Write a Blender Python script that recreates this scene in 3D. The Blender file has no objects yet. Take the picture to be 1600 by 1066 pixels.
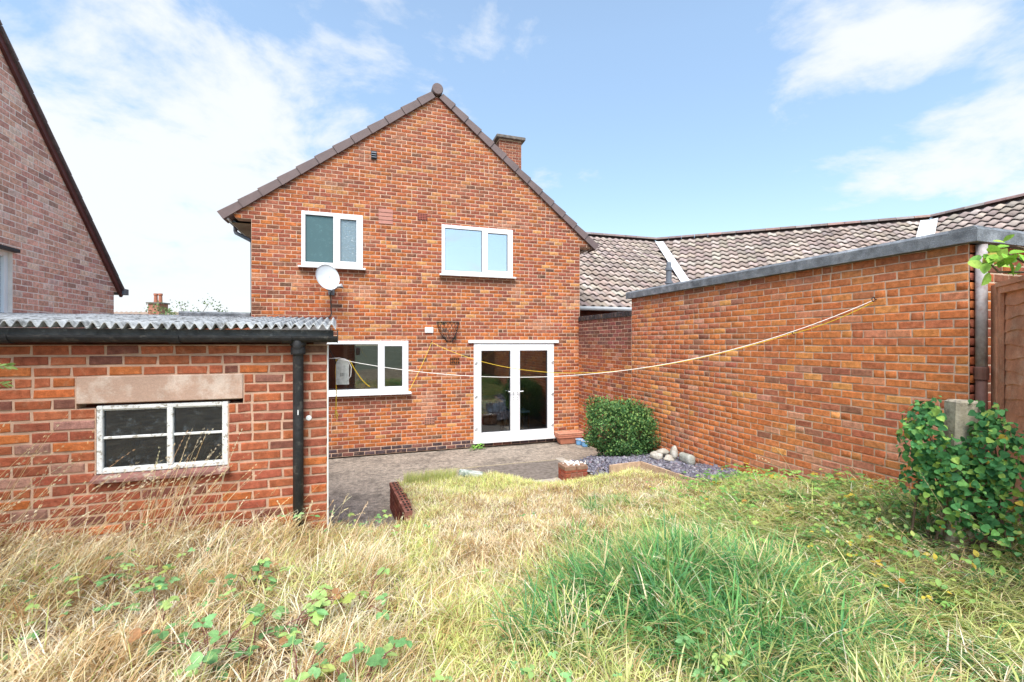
import bpy, math, random
import numpy as np
from mathutils import Vector, Matrix

R = math.radians
sc = bpy.context.scene
rnd = random.Random(7)
rng = np.random.default_rng(11)

# ------------------------------------------------------------------ camera
CAM_H, YAW = 2.225, R(18.2)
cam_d = bpy.data.cameras.new('camera')
cam_d.sensor_width = 36.0
cam_d.lens = 700 / 1600 * 36
cam_d.shift_y = 2 / 1600
cam_d.clip_start, cam_d.clip_end = 0.05, 2000
cam = bpy.data.objects.new('camera', cam_d)
cam.location = (0, 0, CAM_H)
cam.rotation_euler = (R(90), 0, -YAW)
sc.collection.objects.link(cam)
sc.camera = cam

# ------------------------------------------------------------------ sky and sun
SUN_AZ, SUN_EL = R(204), R(56)          # behind the camera
world = bpy.data.worlds.new('World')
sc.world = world
world.use_nodes = True
wn, wl = world.node_tree.nodes, world.node_tree.links
wn.clear()


def W(t, **kw):
    n = wn.new(t)
    for k, v in kw.items():
        setattr(n, k, v)
    return n


def wm(op, a, b=None, c=None):
    n = W('ShaderNodeMath', operation=op)
    for i, v in enumerate((a, b, c)):
        if v is None:
            continue
        if isinstance(v, (int, float)):
            n.inputs[i].default_value = v
        else:
            wl.new(v, n.inputs[i])
    return n.outputs[0]


sky = W('ShaderNodeTexSky', sky_type='NISHITA')
sky.sun_disc = False
sky.sun_elevation, sky.sun_rotation = SUN_EL, SUN_AZ
sky.altitude, sky.air_density, sky.dust_density, sky.ozone_density = 60, 1.0, 0.6, 1.0
tc = W('ShaderNodeTexCoord')
sep = W('ShaderNodeSeparateXYZ')
wl.new(tc.outputs['Generated'], sep.inputs[0])
zc_ = wm('ADD', wm('MAXIMUM', sep.outputs[2], 0.0), 0.28)
comb = W('ShaderNodeCombineXYZ')
wl.new(wm('DIVIDE', sep.outputs[0], zc_), comb.inputs[0])
wl.new(wm('DIVIDE', sep.outputs[1], zc_), comb.inputs[1])
nz = W('ShaderNodeTexNoise')
nz.inputs['Scale'].default_value = 2.3
nz.inputs['Detail'].default_value = 9
nz.inputs['Roughness'].default_value = 0.60
nz.inputs['Distortion'].default_value = 0.25
wl.new(comb.outputs[0], nz.inputs['Vector'])
dens = wm('MULTIPLY_ADD', nz.outputs[0], 1.7, -0.37)


def pix_dir(px, py):
    u, v = (px - 800) / 700, (535 - py) / 700
    s, c = math.sin(YAW), math.cos(YAW)
    return Vector((u * c + s, c - u * s, v)).normalized()


# cloud banks that stand in this sky: (direction, angular size, amount)
for px, py, wdt, amt in ((230, 330, .19, .34), (430, 390, .17, .24), (90, 240, .12, .14), (410, 170, .10, .20), (1540, 120, .17, .26),
                         (1330, 60, .10, .16), (1600, 300, .13, .18), (730, 120, .12, .16), (560, 0, .09, .20), (790, 5, .07, .22), (250, 10, .08, .16),
                         (1080, 220, .26, -.16), (640, 230, .08, -.12), (200, 100, .11, -.20)):
    dv = pix_dir(px, py)
    dot = W('ShaderNodeVectorMath', operation='DOT_PRODUCT')
    wl.new(tc.outputs['Generated'], dot.inputs[0])
    dot.inputs[1].default_value = dv
    g = wm('MULTIPLY', wm('SUBTRACT', dot.outputs['Value'], 1.0), 1.0 / (wdt * wdt + 1e-6))
    dens = wm('ADD', dens, wm('MULTIPLY', wm('EXPONENT', g), amt))
cr = W('ShaderNodeMapRange', interpolation_type='SMOOTHERSTEP')
cr.inputs[1].default_value, cr.inputs[2].default_value = 0.50, 0.95
wl.new(dens, cr.inputs[0])
cr2 = W('ShaderNodeMapRange')          # thin white veil low down
cr2.inputs[1].default_value, cr2.inputs[2].default_value = 0.30, 0.0
cr2.inputs[3].default_value, cr2.inputs[4].default_value = 0.10, 0.22
wl.new(sep.outputs[2], cr2.inputs[0])
fac = wm('MAXIMUM', wm('MULTIPLY', cr.outputs[0], 0.95), cr2.outputs[0])
mix = W('ShaderNodeMix', data_type='RGBA')
wl.new(fac, mix.inputs['Factor'])
hs = W('ShaderNodeMix', data_type='RGBA', blend_type='MULTIPLY')
hs.inputs['Factor'].default_value = 1
wl.new(sky.outputs[0], hs.inputs['A'])
hz = W('ShaderNodeMapRange')
hz.inputs[1].default_value, hz.inputs[2].default_value = 0.0, 0.55
hz.inputs[3].default_value, hz.inputs[4].default_value = 0.56, 0.95
wl.new(sep.outputs[2], hz.inputs[0])
tint = W('ShaderNodeMix', data_type='RGBA', blend_type='MULTIPLY')
tint.inputs['Factor'].default_value = 1
wl.new(hz.outputs[0], tint.inputs['A'])
tint.inputs['B'].default_value = (.95, .985, .91, 1)
wl.new(tint.outputs['Result'], hs.inputs['B'])
wl.new(hs.outputs['Result'], mix.inputs['A'])
mix.inputs['B'].default_value = (2.62, 2.72, 2.84, 1)
bg = W('ShaderNodeBackground')
bg.inputs['Strength'].default_value = 0.145
wl.new(mix.outputs['Result'], bg.inputs['Color'])
wout = W('ShaderNodeOutputWorld')
wl.new(bg.outputs[0], wout.inputs[0])

sun_d = bpy.data.lights.new('sun', 'SUN')
sun_d.energy, sun_d.angle, sun_d.color = 2.4, R(38), (1.0, 0.955, 0.89)
sun = bpy.data.objects.new('sun', sun_d)
to_sun = Vector((math.sin(SUN_AZ) * math.cos(SUN_EL), math.cos(SUN_AZ) * math.cos(SUN_EL), math.sin(SUN_EL)))
sun.rotation_euler = (-to_sun).to_track_quat('-Z', 'Y').to_euler()
sun.location = to_sun * 40
sc.collection.objects.link(sun)

vs = sc.view_settings
vs.view_transform, vs.look, vs.gamma, vs.use_curve_mapping = 'Standard', 'None', 1.0, False
vs.exposure = 1.38

# ------------------------------------------------------------------ helpers
col = sc.collection
_M = {}


def mat(name, base=(.5, .5, .5), rough=.8, var=.25, scale=6.0, bump=.15, bscale=60.0, src=None, spec=.3, metal=0.0,
        stain=None, translucent=0.0, second=None, coat=0.0, fine=0.0):
    """procedural material; src 'attr' takes its colour from the mesh attribute Col, 'obj' from the object's colour"""
    if name in _M:
        return _M[name]
    m = bpy.data.materials.new(name)
    m.use_nodes = True
    nt = m.node_tree
    n, l = nt.nodes, nt.links
    b = n['Principled BSDF']
    b.inputs['Roughness'].default_value = rough
    b.inputs['Metallic'].default_value = metal
    b.inputs['Specular IOR Level'].default_value = spec
    b.inputs['Coat Weight'].default_value = coat
    geo = n.new('ShaderNodeNewGeometry')
    if src == 'attr':
        a = n.new('ShaderNodeAttribute')
        a.attribute_name = 'Col'
        c = a.outputs['Color']
    elif src == 'obj':
        a = n.new('ShaderNodeObjectInfo')
        c = a.outputs['Color']
    else:
        a = n.new('ShaderNodeRGB')
        a.outputs[0].default_value = (*base, 1)
        c = a.outputs[0]

    def noise(s, det=4, rg=.6):
        t = n.new('ShaderNodeTexNoise')
        t.inputs['Scale'].default_value = s
        t.inputs['Detail'].default_value = det
        t.inputs['Roughness'].default_value = rg
        l.new(geo.outputs['Position'], t.inputs['Vector'])
        return t.outputs[0]

    def mul(c, f, lo, hi, a=.3, bb=.7):
        mr = n.new('ShaderNodeMapRange')
        mr.inputs[1].default_value, mr.inputs[2].default_value = a, bb
        mr.inputs[3].default_value, mr.inputs[4].default_value = lo, hi
        l.new(f, mr.inputs[0])
        mx = n.new('ShaderNodeMix')
        mx.data_type, mx.blend_type = 'RGBA', 'MULTIPLY'
        mx.inputs['Factor'].default_value = 1
        l.new(c, mx.inputs['A'])
        l.new(mr.outputs[0], mx.inputs['B'])
        return mx.outputs['Result']

    if second:                                    # blotches of another colour the thing itself has
        c2, s2, a0, a1 = second
        mr = n.new('ShaderNodeMapRange')
        mr.inputs[1].default_value, mr.inputs[2].default_value = a0, a1
        l.new(noise(s2, 6, .65), mr.inputs[0])
        mx = n.new('ShaderNodeMix')
        mx.data_type = 'RGBA'
        l.new(mr.outputs[0], mx.inputs['Factor'])
        l.new(c, mx.inputs['A'])
        mx.inputs['B'].default_value = (*c2, 1)
        c = mx.outputs['Result']
    if var:
        c = mul(c, noise(scale), 1 - var, 1 + var)
    if fine:
        c = mul(c, noise(bscale * 1.7, 3, .7), 1 - fine, 1 + fine)
    l.new(c, b.inputs['Base Color'])
    if bump:
        bp = n.new('ShaderNodeBump')
        bp.inputs['Strength'].default_value = bump
        bp.inputs['Distance'].default_value = .01
        l.new(noise(bscale, 5, .65), bp.inputs['Height'])
        l.new(bp.outputs[0], b.inputs['Normal'])
    if translucent:
        tr = n.new('ShaderNodeBsdfTranslucent')
        l.new(c, tr.inputs['Color'])
        ms = n.new('ShaderNodeMixShader')
        ms.inputs[0].default_value = translucent
        l.new(b.outputs[0], ms.inputs[1])
        l.new(tr.outputs[0], ms.inputs[2])
        l.new(ms.outputs[0], n['Material Output'].inputs[0])
    _M[name] = m
    return m


def glass(name, tint=(.9, .95, .95), refl=.12, rough=.0, bump=0.0, bscale=150, solid=None, solid_amt=0.0, smear=0.0):
    """window glass: a clear pane that reflects; solid gives it an obscured body"""
    m = bpy.data.materials.new(name)
    m.use_nodes = True
    n, l = m.node_tree.nodes, m.node_tree.links
    n.remove(n['Principled BSDF'])
    tr = n.new('ShaderNodeBsdfTransparent')
    tr.inputs[0].default_value = (*tint, 1)
    body = tr.outputs[0]
    geo = n.new('ShaderNodeNewGeometry')
    if solid:
        df = n.new('ShaderNodeBsdfDiffuse')
        df.inputs[0].default_value = (*solid, 1)
        ms = n.new('ShaderNodeMixShader')
        ms.inputs[0].default_value = solid_amt
        if smear:
            t = n.new('ShaderNodeTexNoise')
            t.inputs['Scale'].default_value = 14
            t.inputs['Detail'].default_value = 10
            t.inputs['Roughness'].default_value = .86
            l.new(geo.outputs['Position'], t.inputs['Vector'])
            mr = n.new('ShaderNodeMapRange')
            mr.inputs[1].default_value, mr.inputs[2].default_value = .54, .72
            mr.inputs[3].default_value, mr.inputs[4].default_value = solid_amt, smear
            l.new(t.outputs[0], mr.inputs[0])
            l.new(mr.outputs[0], ms.inputs[0])
        l.new(body, ms.inputs[1])
        l.new(df.outputs[0], ms.inputs[2])
        body = ms.outputs[0]
    gl = n.new('ShaderNodeBsdfGlossy')
    gl.inputs['Roughness'].default_value = rough
    gl.inputs[0].default_value = (.96, .98, 1, 1)
    fr = n.new('ShaderNodeFresnel')
    fr.inputs[0].default_value = 1.5
    ad = n.new('ShaderNodeMath')
    ad.operation = 'ADD'
    ad.use_clamp = True
    ad.inputs[1].default_value = refl
    l.new(fr.outputs[0], ad.inputs[0])
    if bump:
        t = n.new('ShaderNodeTexNoise')
        t.inputs['Scale'].default_value = bscale
        t.inputs['Detail'].default_value = 2
        l.new(geo.outputs['Position'], t.inputs['Vector'])
        bp = n.new('ShaderNodeBump')
        bp.inputs['Strength'].default_value = bump
        bp.inputs['Distance'].default_value = .01
        l.new(t.outputs[0], bp.inputs['Height'])
        l.new(bp.outputs[0], gl.inputs['Normal'])
    mx = n.new('ShaderNodeMixShader')
    l.new(ad.outputs[0], mx.inputs[0])
    l.new(body, mx.inputs[1])
    l.new(gl.outputs[0], mx.inputs[2])
    l.new(mx.outputs[0], n['Material Output'].inputs[0])
    return m


def tag(o, label=None, cat=None, group=None, kind=None):
    for k, v in (('label', label), ('category', cat), ('group', group), ('kind', kind)):
        if v:
            o[k] = v
    return o


def link(o, parent=None):
    col.objects.link(o)
    if parent:
        o.parent = parent
    return o


def thing(name, loc, label, cat, group=None):
    o = bpy.data.objects.new(name, None)
    o.empty_display_size = .1
    o.location = loc
    link(o)
    return tag(o, label, cat, group)


def wloc(o):
    v = Vector((0, 0, 0))
    while o:
        v += o.location
        o = o.parent
    return v


class MB:
    """collects world-space faces and links them as ONE mesh object"""

    def __init__(s):
        s.v, s.f = [], []

    def add(s, vs_, fs):
        k = len(s.v)
        s.v += [tuple(p) for p in vs_]
        s.f += [tuple(i + k for i in f) for f in fs]
        return s

    def box(s, x0, x1, y0, y1, z0, z1):
        return s.add([(x0, y0, z0), (x1, y0, z0), (x1, y1, z0), (x0, y1, z0), (x0, y0, z1), (x1, y0, z1), (x1, y1, z1), (x0, y1, z1)],
                     [(0, 3, 2, 1), (4, 5, 6, 7), (0, 1, 5, 4), (1, 2, 6, 5), (2, 3, 7, 6), (3, 0, 4, 7)])

    def cbox(s, x0, x1, y0, y1, z0, z1, c=.004):
        """box with chamfered edges"""
        vs_, fs = [], []
        rings = [(z0, c), (z0 + c, 0), (z1 - c, 0), (z1, c)]
        for z, i in rings:
            e = c
            a, b_, d, f = x0 + i, x1 - i, y0 + i, y1 - i
            vs_ += [(a + e, d, z), (b_ - e, d, z), (b_, d + e, z), (b_, f - e, z), (b_ - e, f, z), (a + e, f, z), (a, f - e, z), (a, d + e, z)]
        for r in range(3):
            for k in range(8):
                k2 = (k + 1) % 8
                fs.append((r * 8 + k, r * 8 + k2, r * 8 + 8 + k2, r * 8 + 8 + k))
        fs.append(tuple(range(7, -1, -1)))
        fs.append(tuple(range(24, 32)))
        return s.add(vs_, fs)

    def prism(s, poly, d0, d1, axis='y'):
        """poly of 2D points, extruded along axis"""
        n = len(poly)
        mk = {'y': lambda a, b, d: (a, d, b), 'x': lambda a, b, d: (d, a, b), 'z': lambda a, b, d: (a, b, d)}[axis]
        vs_ = [mk(a, b, d0) for a, b in poly] + [mk(a, b, d1) for a, b in poly]
        fs = [tuple(range(n)), tuple(range(2 * n - 1, n - 1, -1))]
        fs += [(i, i + n, (i + 1) % n + n, (i + 1) % n) for i in range(n)]
        return s.add(vs_, fs)

    def tube(s, pts, r, n=8, cap=True):
        pts = [Vector(p) for p in pts]
        rs = r if isinstance(r, (list, tuple)) else [r] * len(pts)
        vs_, fs = [], []
        up = None
        for i, p in enumerate(pts):
            t = (pts[min(i + 1, len(pts) - 1)] - pts[max(i - 1, 0)]).normalized()
            if up is None:
                up = Vector((0, 0, 1)) if abs(t.z) < .9 else Vector((0, 1, 0))
            a = t.cross(up).normalized()
            b = a.cross(t).normalized()
            up = b
            for k in range(n):
                q = 2 * math.pi * k / n
                vs_.append(p + a * math.cos(q) * rs[i] + b * math.sin(q) * rs[i])
        for i in range(len(pts) - 1):
            for k in range(n):
                k2 = (k + 1) % n
                fs.append((i * n + k, i * n + k2, i * n + n + k2, i * n + n + k))
        if cap:
            fs.append(tuple(range(n - 1, -1, -1)))
            e = (len(pts) - 1) * n
            fs.append(tuple(range(e, e + n)))
        return s.add(vs_, fs)

    def lathe(s, prof, c, n=16, cap=True):
        vs_, fs = [], []
        for r, z in prof:
            for k in range(n):
                q = 2 * math.pi * k / n
                vs_.append((c[0] + r * math.cos(q), c[1] + r * math.sin(q), c[2] + z))
        for i in range(len(prof) - 1):
            for k in range(n):
                k2 = (k + 1) % n
                fs.append((i * n + k, i * n + k2, i * n + n + k2, i * n + n + k))
        if cap:
            fs.append(tuple(range(n - 1, -1, -1)))
            e = (len(prof) - 1) * n
            fs.append(tuple(range(e, e + n)))
        return s.add(vs_, fs)

    def xf(s, m):
        s.v = [tuple(m @ Vector(p)) for p in s.v]
        return s

    def build(s, name, m, parent=None, smooth=False, kind=None):
        me = bpy.data.meshes.new(name)
        me.from_pydata(s.v, [], s.f)
        me.materials.append(m)
        if smooth:
            me.polygons.foreach_set('use_smooth', [True] * len(me.polygons))
        o = bpy.data.objects.new(name, me)
        if parent:
            o.location = -wloc(parent)
        link(o, parent)
        if kind:
            o['kind'] = kind
        return o


def np_mesh(name, V, tris=None, quads=None, colr=None, m=None, parent=None, smooth=False):
    """mesh straight from numpy arrays, colr is one rgb for each vertex"""
    me = bpy.data.meshes.new(name)
    nt_ = 0 if tris is None else len(tris)
    nq = 0 if quads is None else len(quads)
    me.vertices.add(len(V))
    me.vertices.foreach_set('co', np.ascontiguousarray(V, dtype=np.float32).ravel())
    loops = np.concatenate([a.ravel() for a in (tris, quads) if a is not None]).astype(np.int32)
    me.loops.add(len(loops))
    me.loops.foreach_set('vertex_index', loops)
    me.polygons.add(nt_ + nq)
    st = np.concatenate([np.arange(nt_) * 3, nt_ * 3 + np.arange(nq) * 4]).astype(np.int32)
    me.polygons.foreach_set('loop_start', st)
    if smooth:
        me.polygons.foreach_set('use_smooth', np.ones(nt_ + nq, dtype=bool))
    if colr is not None:
        a = me.attributes.new('Col', 'FLOAT_COLOR', 'POINT')
        c4 = np.ones((len(V), 4), dtype=np.float32)
        c4[:, :3] = colr
        a.data.foreach_set('color', c4.ravel())
    me.update(calc_edges=True)
    me.validate()
    if m:
        me.materials.append(m)
    o = bpy.data.objects.new(name, me)
    if parent:
        o.location = -wloc(parent)
    return link(o, parent)


def catenary(a, b, sag, n=40):
    a, b = Vector(a), Vector(b)
    return [a.lerp(b, i / n) - Vector((0, 0, 4 * sag * (i / n) * (1 - i / n))) for i in range(n + 1)]


# ------------------------------------------------------------------ value noise for brick tones and the grass
def vnoise(x, y, seed=0):
    x, y = np.asarray(x, float), np.asarray(y, float)
    xi, yi = np.floor(x).astype(int), np.floor(y).astype(int)
    fx, fy = x - xi, y - yi
    fx, fy = fx * fx * (3 - 2 * fx), fy * fy * (3 - 2 * fy)

    def h(a, b):
        k = (a * 374761393 + b * 668265263 + seed * 974634777) & 0xffffffff
        k = ((k ^ (k >> 13)) * 1274126177) & 0xffffffff
        return ((k ^ (k >> 16)) & 0xffff) / 65535.0
    return (h(xi, yi) * (1 - fx) + h(xi + 1, yi) * fx) * (1 - fy) + (h(xi, yi + 1) * (1 - fx) + h(xi + 1, yi + 1) * fx) * fy


def fbm(x, y, seed=0, o=3):
    return sum(vnoise(np.asarray(x) * 2 ** k, np.asarray(y) * 2 ** k, seed + k) * .5 ** k for k in range(o)) / sum(.5 ** k for k in range(o))


def sstep(a, b, x):
    t = np.clip((np.asarray(x, float) - a) / (b - a), 0, 1)
    return t * t * (3 - 2 * t)


# ------------------------------------------------------------------ bricks
BK = dict(rough=.92, var=.30, scale=22, bump=.6, bscale=110, spec=.05, fine=.22, second=((.50, .29, .18), 15, .56, 1.0))
M_BRICK_OBJ = mat('brick_fired_clay', src='obj', **BK)
M_BRICK_ATT = mat('brick_fired_clay_mass', src='attr', **BK)
M_MORTAR = mat('mortar_pale', (.58, .395, .29), .95, .22, 5, .5, 150, fine=.12)
M_MORTAR_GREY = mat('mortar_grey_buff', (.58, .42, .31), .95, .22, 6, .5, 150, fine=.15)
M_MORTAR_SHED = mat('mortar_pink_buff', (.55, .355, .25), .95, .2, 9, .6, 140, fine=.14)

_BRK = {}


def brick_meshes(L, H, D, wob=1.0):
    """a handful of worn bricks that the individual ones share"""
    key = (L, H, D, wob)
    if key in _BRK:
        return _BRK[key]
    out = []
    for k in range(8):
        r_ = random.Random(k + 50)
        V, F = brick_geo(0, L, 0, L, 0, H, D, r_, wob)
        V = [(x - L / 2, y, z - H / 2) for x, y, z in V]
        me = bpy.data.meshes.new('brick')
        me.from_pydata(V, [], F)
        me.materials.append(M_BRICK_OBJ)
        out.append(me)
    _BRK[key] = out
    return out


def brick_geo(lb, rb, lt, rt, z0, z1, d, r_, wob=1.0):
    """local: x along the wall, y inward (front at -d), z up"""
    j = lambda s: r_.uniform(-s, s) * wob
    c = .0055
    dj = d + r_.uniform(-.001, .001)
    V = [(lb, .02, z0), (rb, .02, z0), (rt, .02, z1), (lt, .02, z1),
         (lb + j(.002), -dj + .003, z0 + j(.003)), (rb + j(.003), -dj + .003, z0 + j(.003)), (rt + j(.003), -dj + .003, z1 + j(.003)), (lt + j(.003), -dj + .003, z1 + j(.003)),
         (lb + c + j(.002), -dj + j(.001), z0 + c + j(.0012)), (rb - c + j(.002), -dj + j(.001), z0 + c + j(.0012)),
         (rt - c + j(.002), -dj + j(.001), z1 - c + j(.0012)), (lt + c + j(.002), -dj + j(.001), z1 - c + j(.0012))]
    F = [(0, 1, 5, 4), (1, 2, 6, 5), (2, 3, 7, 6), (3, 0, 4, 7), (4, 5, 9, 8), (5, 6, 10, 9), (6, 7, 11, 10), (7, 4, 8, 11), (8, 9, 10, 11)]
    return V, F


def lay(parent, O, a, z0, nc, spans, tone, mortar, vis=None, nmax=300, L=.2, H=.075, joint=.0125, proud=.004, thick=.2, seed=1, wall_name='wall', wob=1.0):
    """bonded brickwork: mortar wall, the bricks that show largest as parts, the rest as one part.
    O origin, a turn about z, spans(zb, zt) -> [(l_bottom, l_top, r_bottom, r_top)], tone(u, z, rnd) -> rgb"""
    r_ = random.Random(seed)
    O = Vector(O)
    ca, sa = math.cos(a), math.sin(a)
    P = lambda u, w, z: (O.x + u * ca - w * sa, O.y + u * sa + w * ca, O.z + z)
    wall = MB()
    bricks = []
    for k in range(nc):
        zb, zt = z0 + k * H, z0 + (k + 1) * H
        for lb, lt, rb, rt in spans(zb, zt):
            wall.add([P(lb, 0, zb), P(rb, 0, zb), P(rb, thick, zb), P(lb, thick, zb), P(lt, 0, zt), P(rt, 0, zt), P(rt, thick, zt), P(lt, thick, zt)],
                     [(0, 3, 2, 1), (4, 5, 6, 7), (0, 1, 5, 4), (1, 2, 6, 5), (2, 3, 7, 6), (3, 0, 4, 7)])
            lo, hi = min(lb, lt), max(rb, rt)
            off = (L / 2 if k % 2 else 0) + r_.uniform(-.008, .008)
            cuts = [lo]
            i = math.floor((lo - off) / L) + 1
            while off + i * L < hi - .045:
                x = off + i * L + r_.uniform(-.004, .004)
                if x > lo + .045:
                    cuts.append(x)
                    if r_.random() < .07:
                        cuts.append(x + L / 2)
                i += 1
            cuts = sorted(cuts)
            cuts = [c for n_, c in enumerate(cuts) if n_ == 0 or c - cuts[n_ - 1] > .05] + [hi]
            for x0, x1 in zip(cuts[:-1], cuts[1:]):
                x0b = max(x0 + joint / 2, lb + .001)
                x0t = max(x0 + joint / 2, lt + .001)
                x1b = min(x1 - joint / 2, rb - .001)
                x1t = min(x1 - joint / 2, rt - .001)
                if min(x1b - x0b, x1t - x0t) < .012:
                    continue
                zz0, zz1 = zb + joint / 2, zt - joint / 2
                um, zm = (x0b + x1b + x0t + x1t) / 4, (zz0 + zz1) / 2
                p = P(um, 0, zm)
                zc = p[0] * math.sin(YAW) + p[1] * math.cos(YAW)
                px = 800 + 700 * (p[0] * math.cos(YAW) - p[1] * math.sin(YAW)) / max(zc, .1)
                py = 535 - 700 * (p[2] - CAM_H) / max(zc, .1)
                rect = abs(x0b - x0t) < 1e-5 and abs(x1b - x1t) < 1e-5
                seen = zc > .5 and -20 < px < 1620 and rect and (vis is None or vis(px, py))
                bricks.append((-(x1b - x0b) / zc ** 2 if seen else 1, x0b, x1b, x0t, x1t, zz0, zz1, um, zm, tone(um, zm, r_)))
    w = wall.build(wall_name, mortar, parent)
    order = sorted(range(len(bricks)), key=lambda i: bricks[i][0])
    single = set(i for i in order[:nmax] if bricks[i][0] < 0)
    Lf = L - joint
    meshes = brick_meshes(Lf, H - joint, proud, wob)
    base = wloc(parent)
    V, Q, C = [], [], []
    for i, (wgt, x0b, x1b, x0t, x1t, zz0, zz1, um, zm, c) in enumerate(bricks):
        if i in single:
            o = bpy.data.objects.new('brick', meshes[r_.randrange(8)])
            o.scale = ((x1b - x0b) / Lf, 1, 1)
            o.rotation_euler = (r_.uniform(-.006, .006), r_.uniform(-.006, .006), a + r_.uniform(-.004, .004))
            o.location = Vector(P(um, r_.uniform(-.001, .001), zm)) - base
            o.color = (*c, 1)
            link(o, parent)
        else:
            v, f = brick_geo(x0b, x1b, x0t, x1t, zz0, zz1, proud, r_, wob)
            k = len(V)
            V += [P(*q) for q in v]
            Q += [tuple(n_ + k for n_ in q) for q in f]
            C += [c] * len(v)
    if V:
        o = np_mesh('brickwork', np.array(V), quads=np.array(Q), colr=np.array(C), m=M_BRICK_ATT, parent=parent)
        o['kind'] = 'stuff'
    return w


def pick(r_, table):
    t = r_.random() * sum(w for w, _ in table)
    for w, c in table:
        t -= w
        if t <= 0:
            break
    j = r_.uniform(.86, 1.14)
    return tuple(min(.95, x * j * r_.uniform(.96, 1.04)) for x in c)


def blend(a, b, t):
    return tuple(x + (y - x) * t for x, y in zip(a, b))


ORANGE, DEEP, RED, BROWN, TAN, DARK = (.46, .148, .050), (.39, .116, .046), (.305, .098, .060), (.225, .095, .060), (.54, .25, .095), (.15, .078, .054)
PINK = (.56, .26, .17)


def fl(v):
    return float(v)


def house_tone(u, z, r_):
    g = fl(fbm(u * .5 + 3, z * .9, 5))
    if z < .181:
        return pick(r_, [(5, (.075, .055, .058)), (2, (.10, .07, .075)), (1.5, (.20, .09, .07))])
    w = sstep(.35, .7, g)
    lo = max(0, 1 - z / 2.3)
    t = [(2.6 + 2.6 * lo, ORANGE), (2.8, DEEP), (3.0 + 2.2 * float(w) - 1.5 * lo, RED), (.7 + .6 * float(w), BROWN), (.7, TAN), (.12, DARK)]
    c = pick(r_, t)
    for x0, x1, a, b in WINS.values():                        # courses under the sills blended towards brown
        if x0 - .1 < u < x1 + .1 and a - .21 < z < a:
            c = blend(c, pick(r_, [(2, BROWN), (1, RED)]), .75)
    e = fl(fbm(u * 1.6 + 11, z * 1.9, 97))
    if e > .66:                                               # lime bloom
        c = blend(c, (.50, .26, .17), min(.6, (e - .66) * 5))
    if z > 4.9:
        c = blend(c, pick(r_, [(1, RED), (.5, BROWN)]), .35)
    return c


def north(zl):
    return zl


# ------------------------------------------------------------------ materials
M_UPVC = mat('upvc_white', (.80, .81, .82), .35, .03, 3, 0.02, 20, spec=.5)
M_UPVC_GREY = mat('gasket_grey', (.10, .10, .11), .6, .1, 10, 0, 20)
M_CONCRETE = mat('concrete_patio', (.29, .245, .20), .93, .45, 13, 1.0, 30, second=((.17, .145, .12), 2.3, .48, .66), fine=.5)
M_CONC_PALE = mat('concrete_pale', (.38, .34, .29), .93, .25, 5, .5, 70, fine=.25)
M_CONC_DARK = mat('concrete_dark', (.17, .145, .125), .93, .4, 14, .8, 40, fine=.25)
M_LINTEL = mat('lintel_concrete', (.46, .31, .235), .92, .12, 4, .4, 60, second=((.58, .46, .38), 7, .47, .62), fine=.1)
M_VERGE = mat('verge_brown', (.150, .105, .100), .55, .14, 5, .12, 60, spec=.4)
M_FELT = mat('roof_felt_grey', (.165, .18, .20), .88, .35, 9, .6, 90, fine=.4, second=((.30, .32, .35), 5, .50, .72))
M_ROOF = mat('roof_tile_dark', (.16, .12, .11), .85, .2, 6, .3, 40)
M_BLACK = mat('black_plastic', (.03, .032, .036), .5, .2, 10, .1, 50, spec=.4)
M_GREYPIPE = mat('grey_plastic', (.14, .155, .18), .5, .15, 8, .05, 50, spec=.4)
M_IRON = mat('cast_iron_black', (.028, .028, .030), .62, .35, 14, .4, 60, second=((.10, .095, .085), 16, .56, .72))
M_SHEET = mat('corrugated_cement', (.44, .45, .45), .9, .25, 8, .4, 90, second=((.15, .15, .145), 9, .48, .62), fine=.2)
M_TIMBER = mat('timber_weathered', (.30, .22, .16), .9, .25, 12, .4, 50, fine=.2)
M_FENCE = mat('timber_red_brown', (.55, .27, .16), .85, .25, 7, .5, 55, second=((.64, .40, .27), 5, .5, .7), fine=.16)
M_OLDWHITE = mat('flaking_white_paint', (.72, .72, .70), .75, .08, 10, .5, 70, second=((.33, .30, .25), 34, .55, .62))
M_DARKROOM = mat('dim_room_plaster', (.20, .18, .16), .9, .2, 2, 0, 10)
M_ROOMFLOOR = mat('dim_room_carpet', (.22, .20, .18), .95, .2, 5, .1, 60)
M_WOOD_DARK = mat('furniture_wood', (.10, .05, .025), .4, .3, 9, .1, 40)
M_CLOTH = mat('furniture_cloth', (.20, .24, .30), .9, .4, 14, .2, 40)
M_TERRA = mat('terracotta', (.47, .19, .12), .85, .15, 9, .3, 60)
M_BLUEPOT = mat('blue_plastic_tub', (.16, .36, .62), .4, .12, 12, .05, 40, spec=.5)
M_WHITE = mat('white_painted', (.80, .80, .79), .6, .06, 14, .1, 50)
M_DISH = mat('dish_pale_grey', (.62, .65, .68), .4, .06, 7, .03, 30, spec=.5)
M_STEEL = mat('steel_dull', (.32, .33, .34), .45, .15, 12, .1, 60, metal=.8)
M_RUST = mat('rusted_iron', (.20, .06, .02), .9, .5, 30, .6, 80, second=((.38, .13, .03), 40, .5, .62))
M_AIRBRICK = mat('air_brick_red', (.42, .12, .09), .9, .15, 20, .2, 80)
M_HOLE = mat('air_brick_hole', (.02, .015, .012), .95, 0, 1, 0, 10)
M_ROPE_W = mat('rope_white', (.80, .76, .72), .8, .05, 30, .2, 200)
M_ROPE_Y = mat('rope_yellow', (.90, .62, .06), .7, .05, 30, .2, 200)
M_SLATE = mat('slate_chips', src='attr', rough=.7, var=.2, scale=30, bump=.4, bscale=90, spec=.4, fine=.15)
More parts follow.
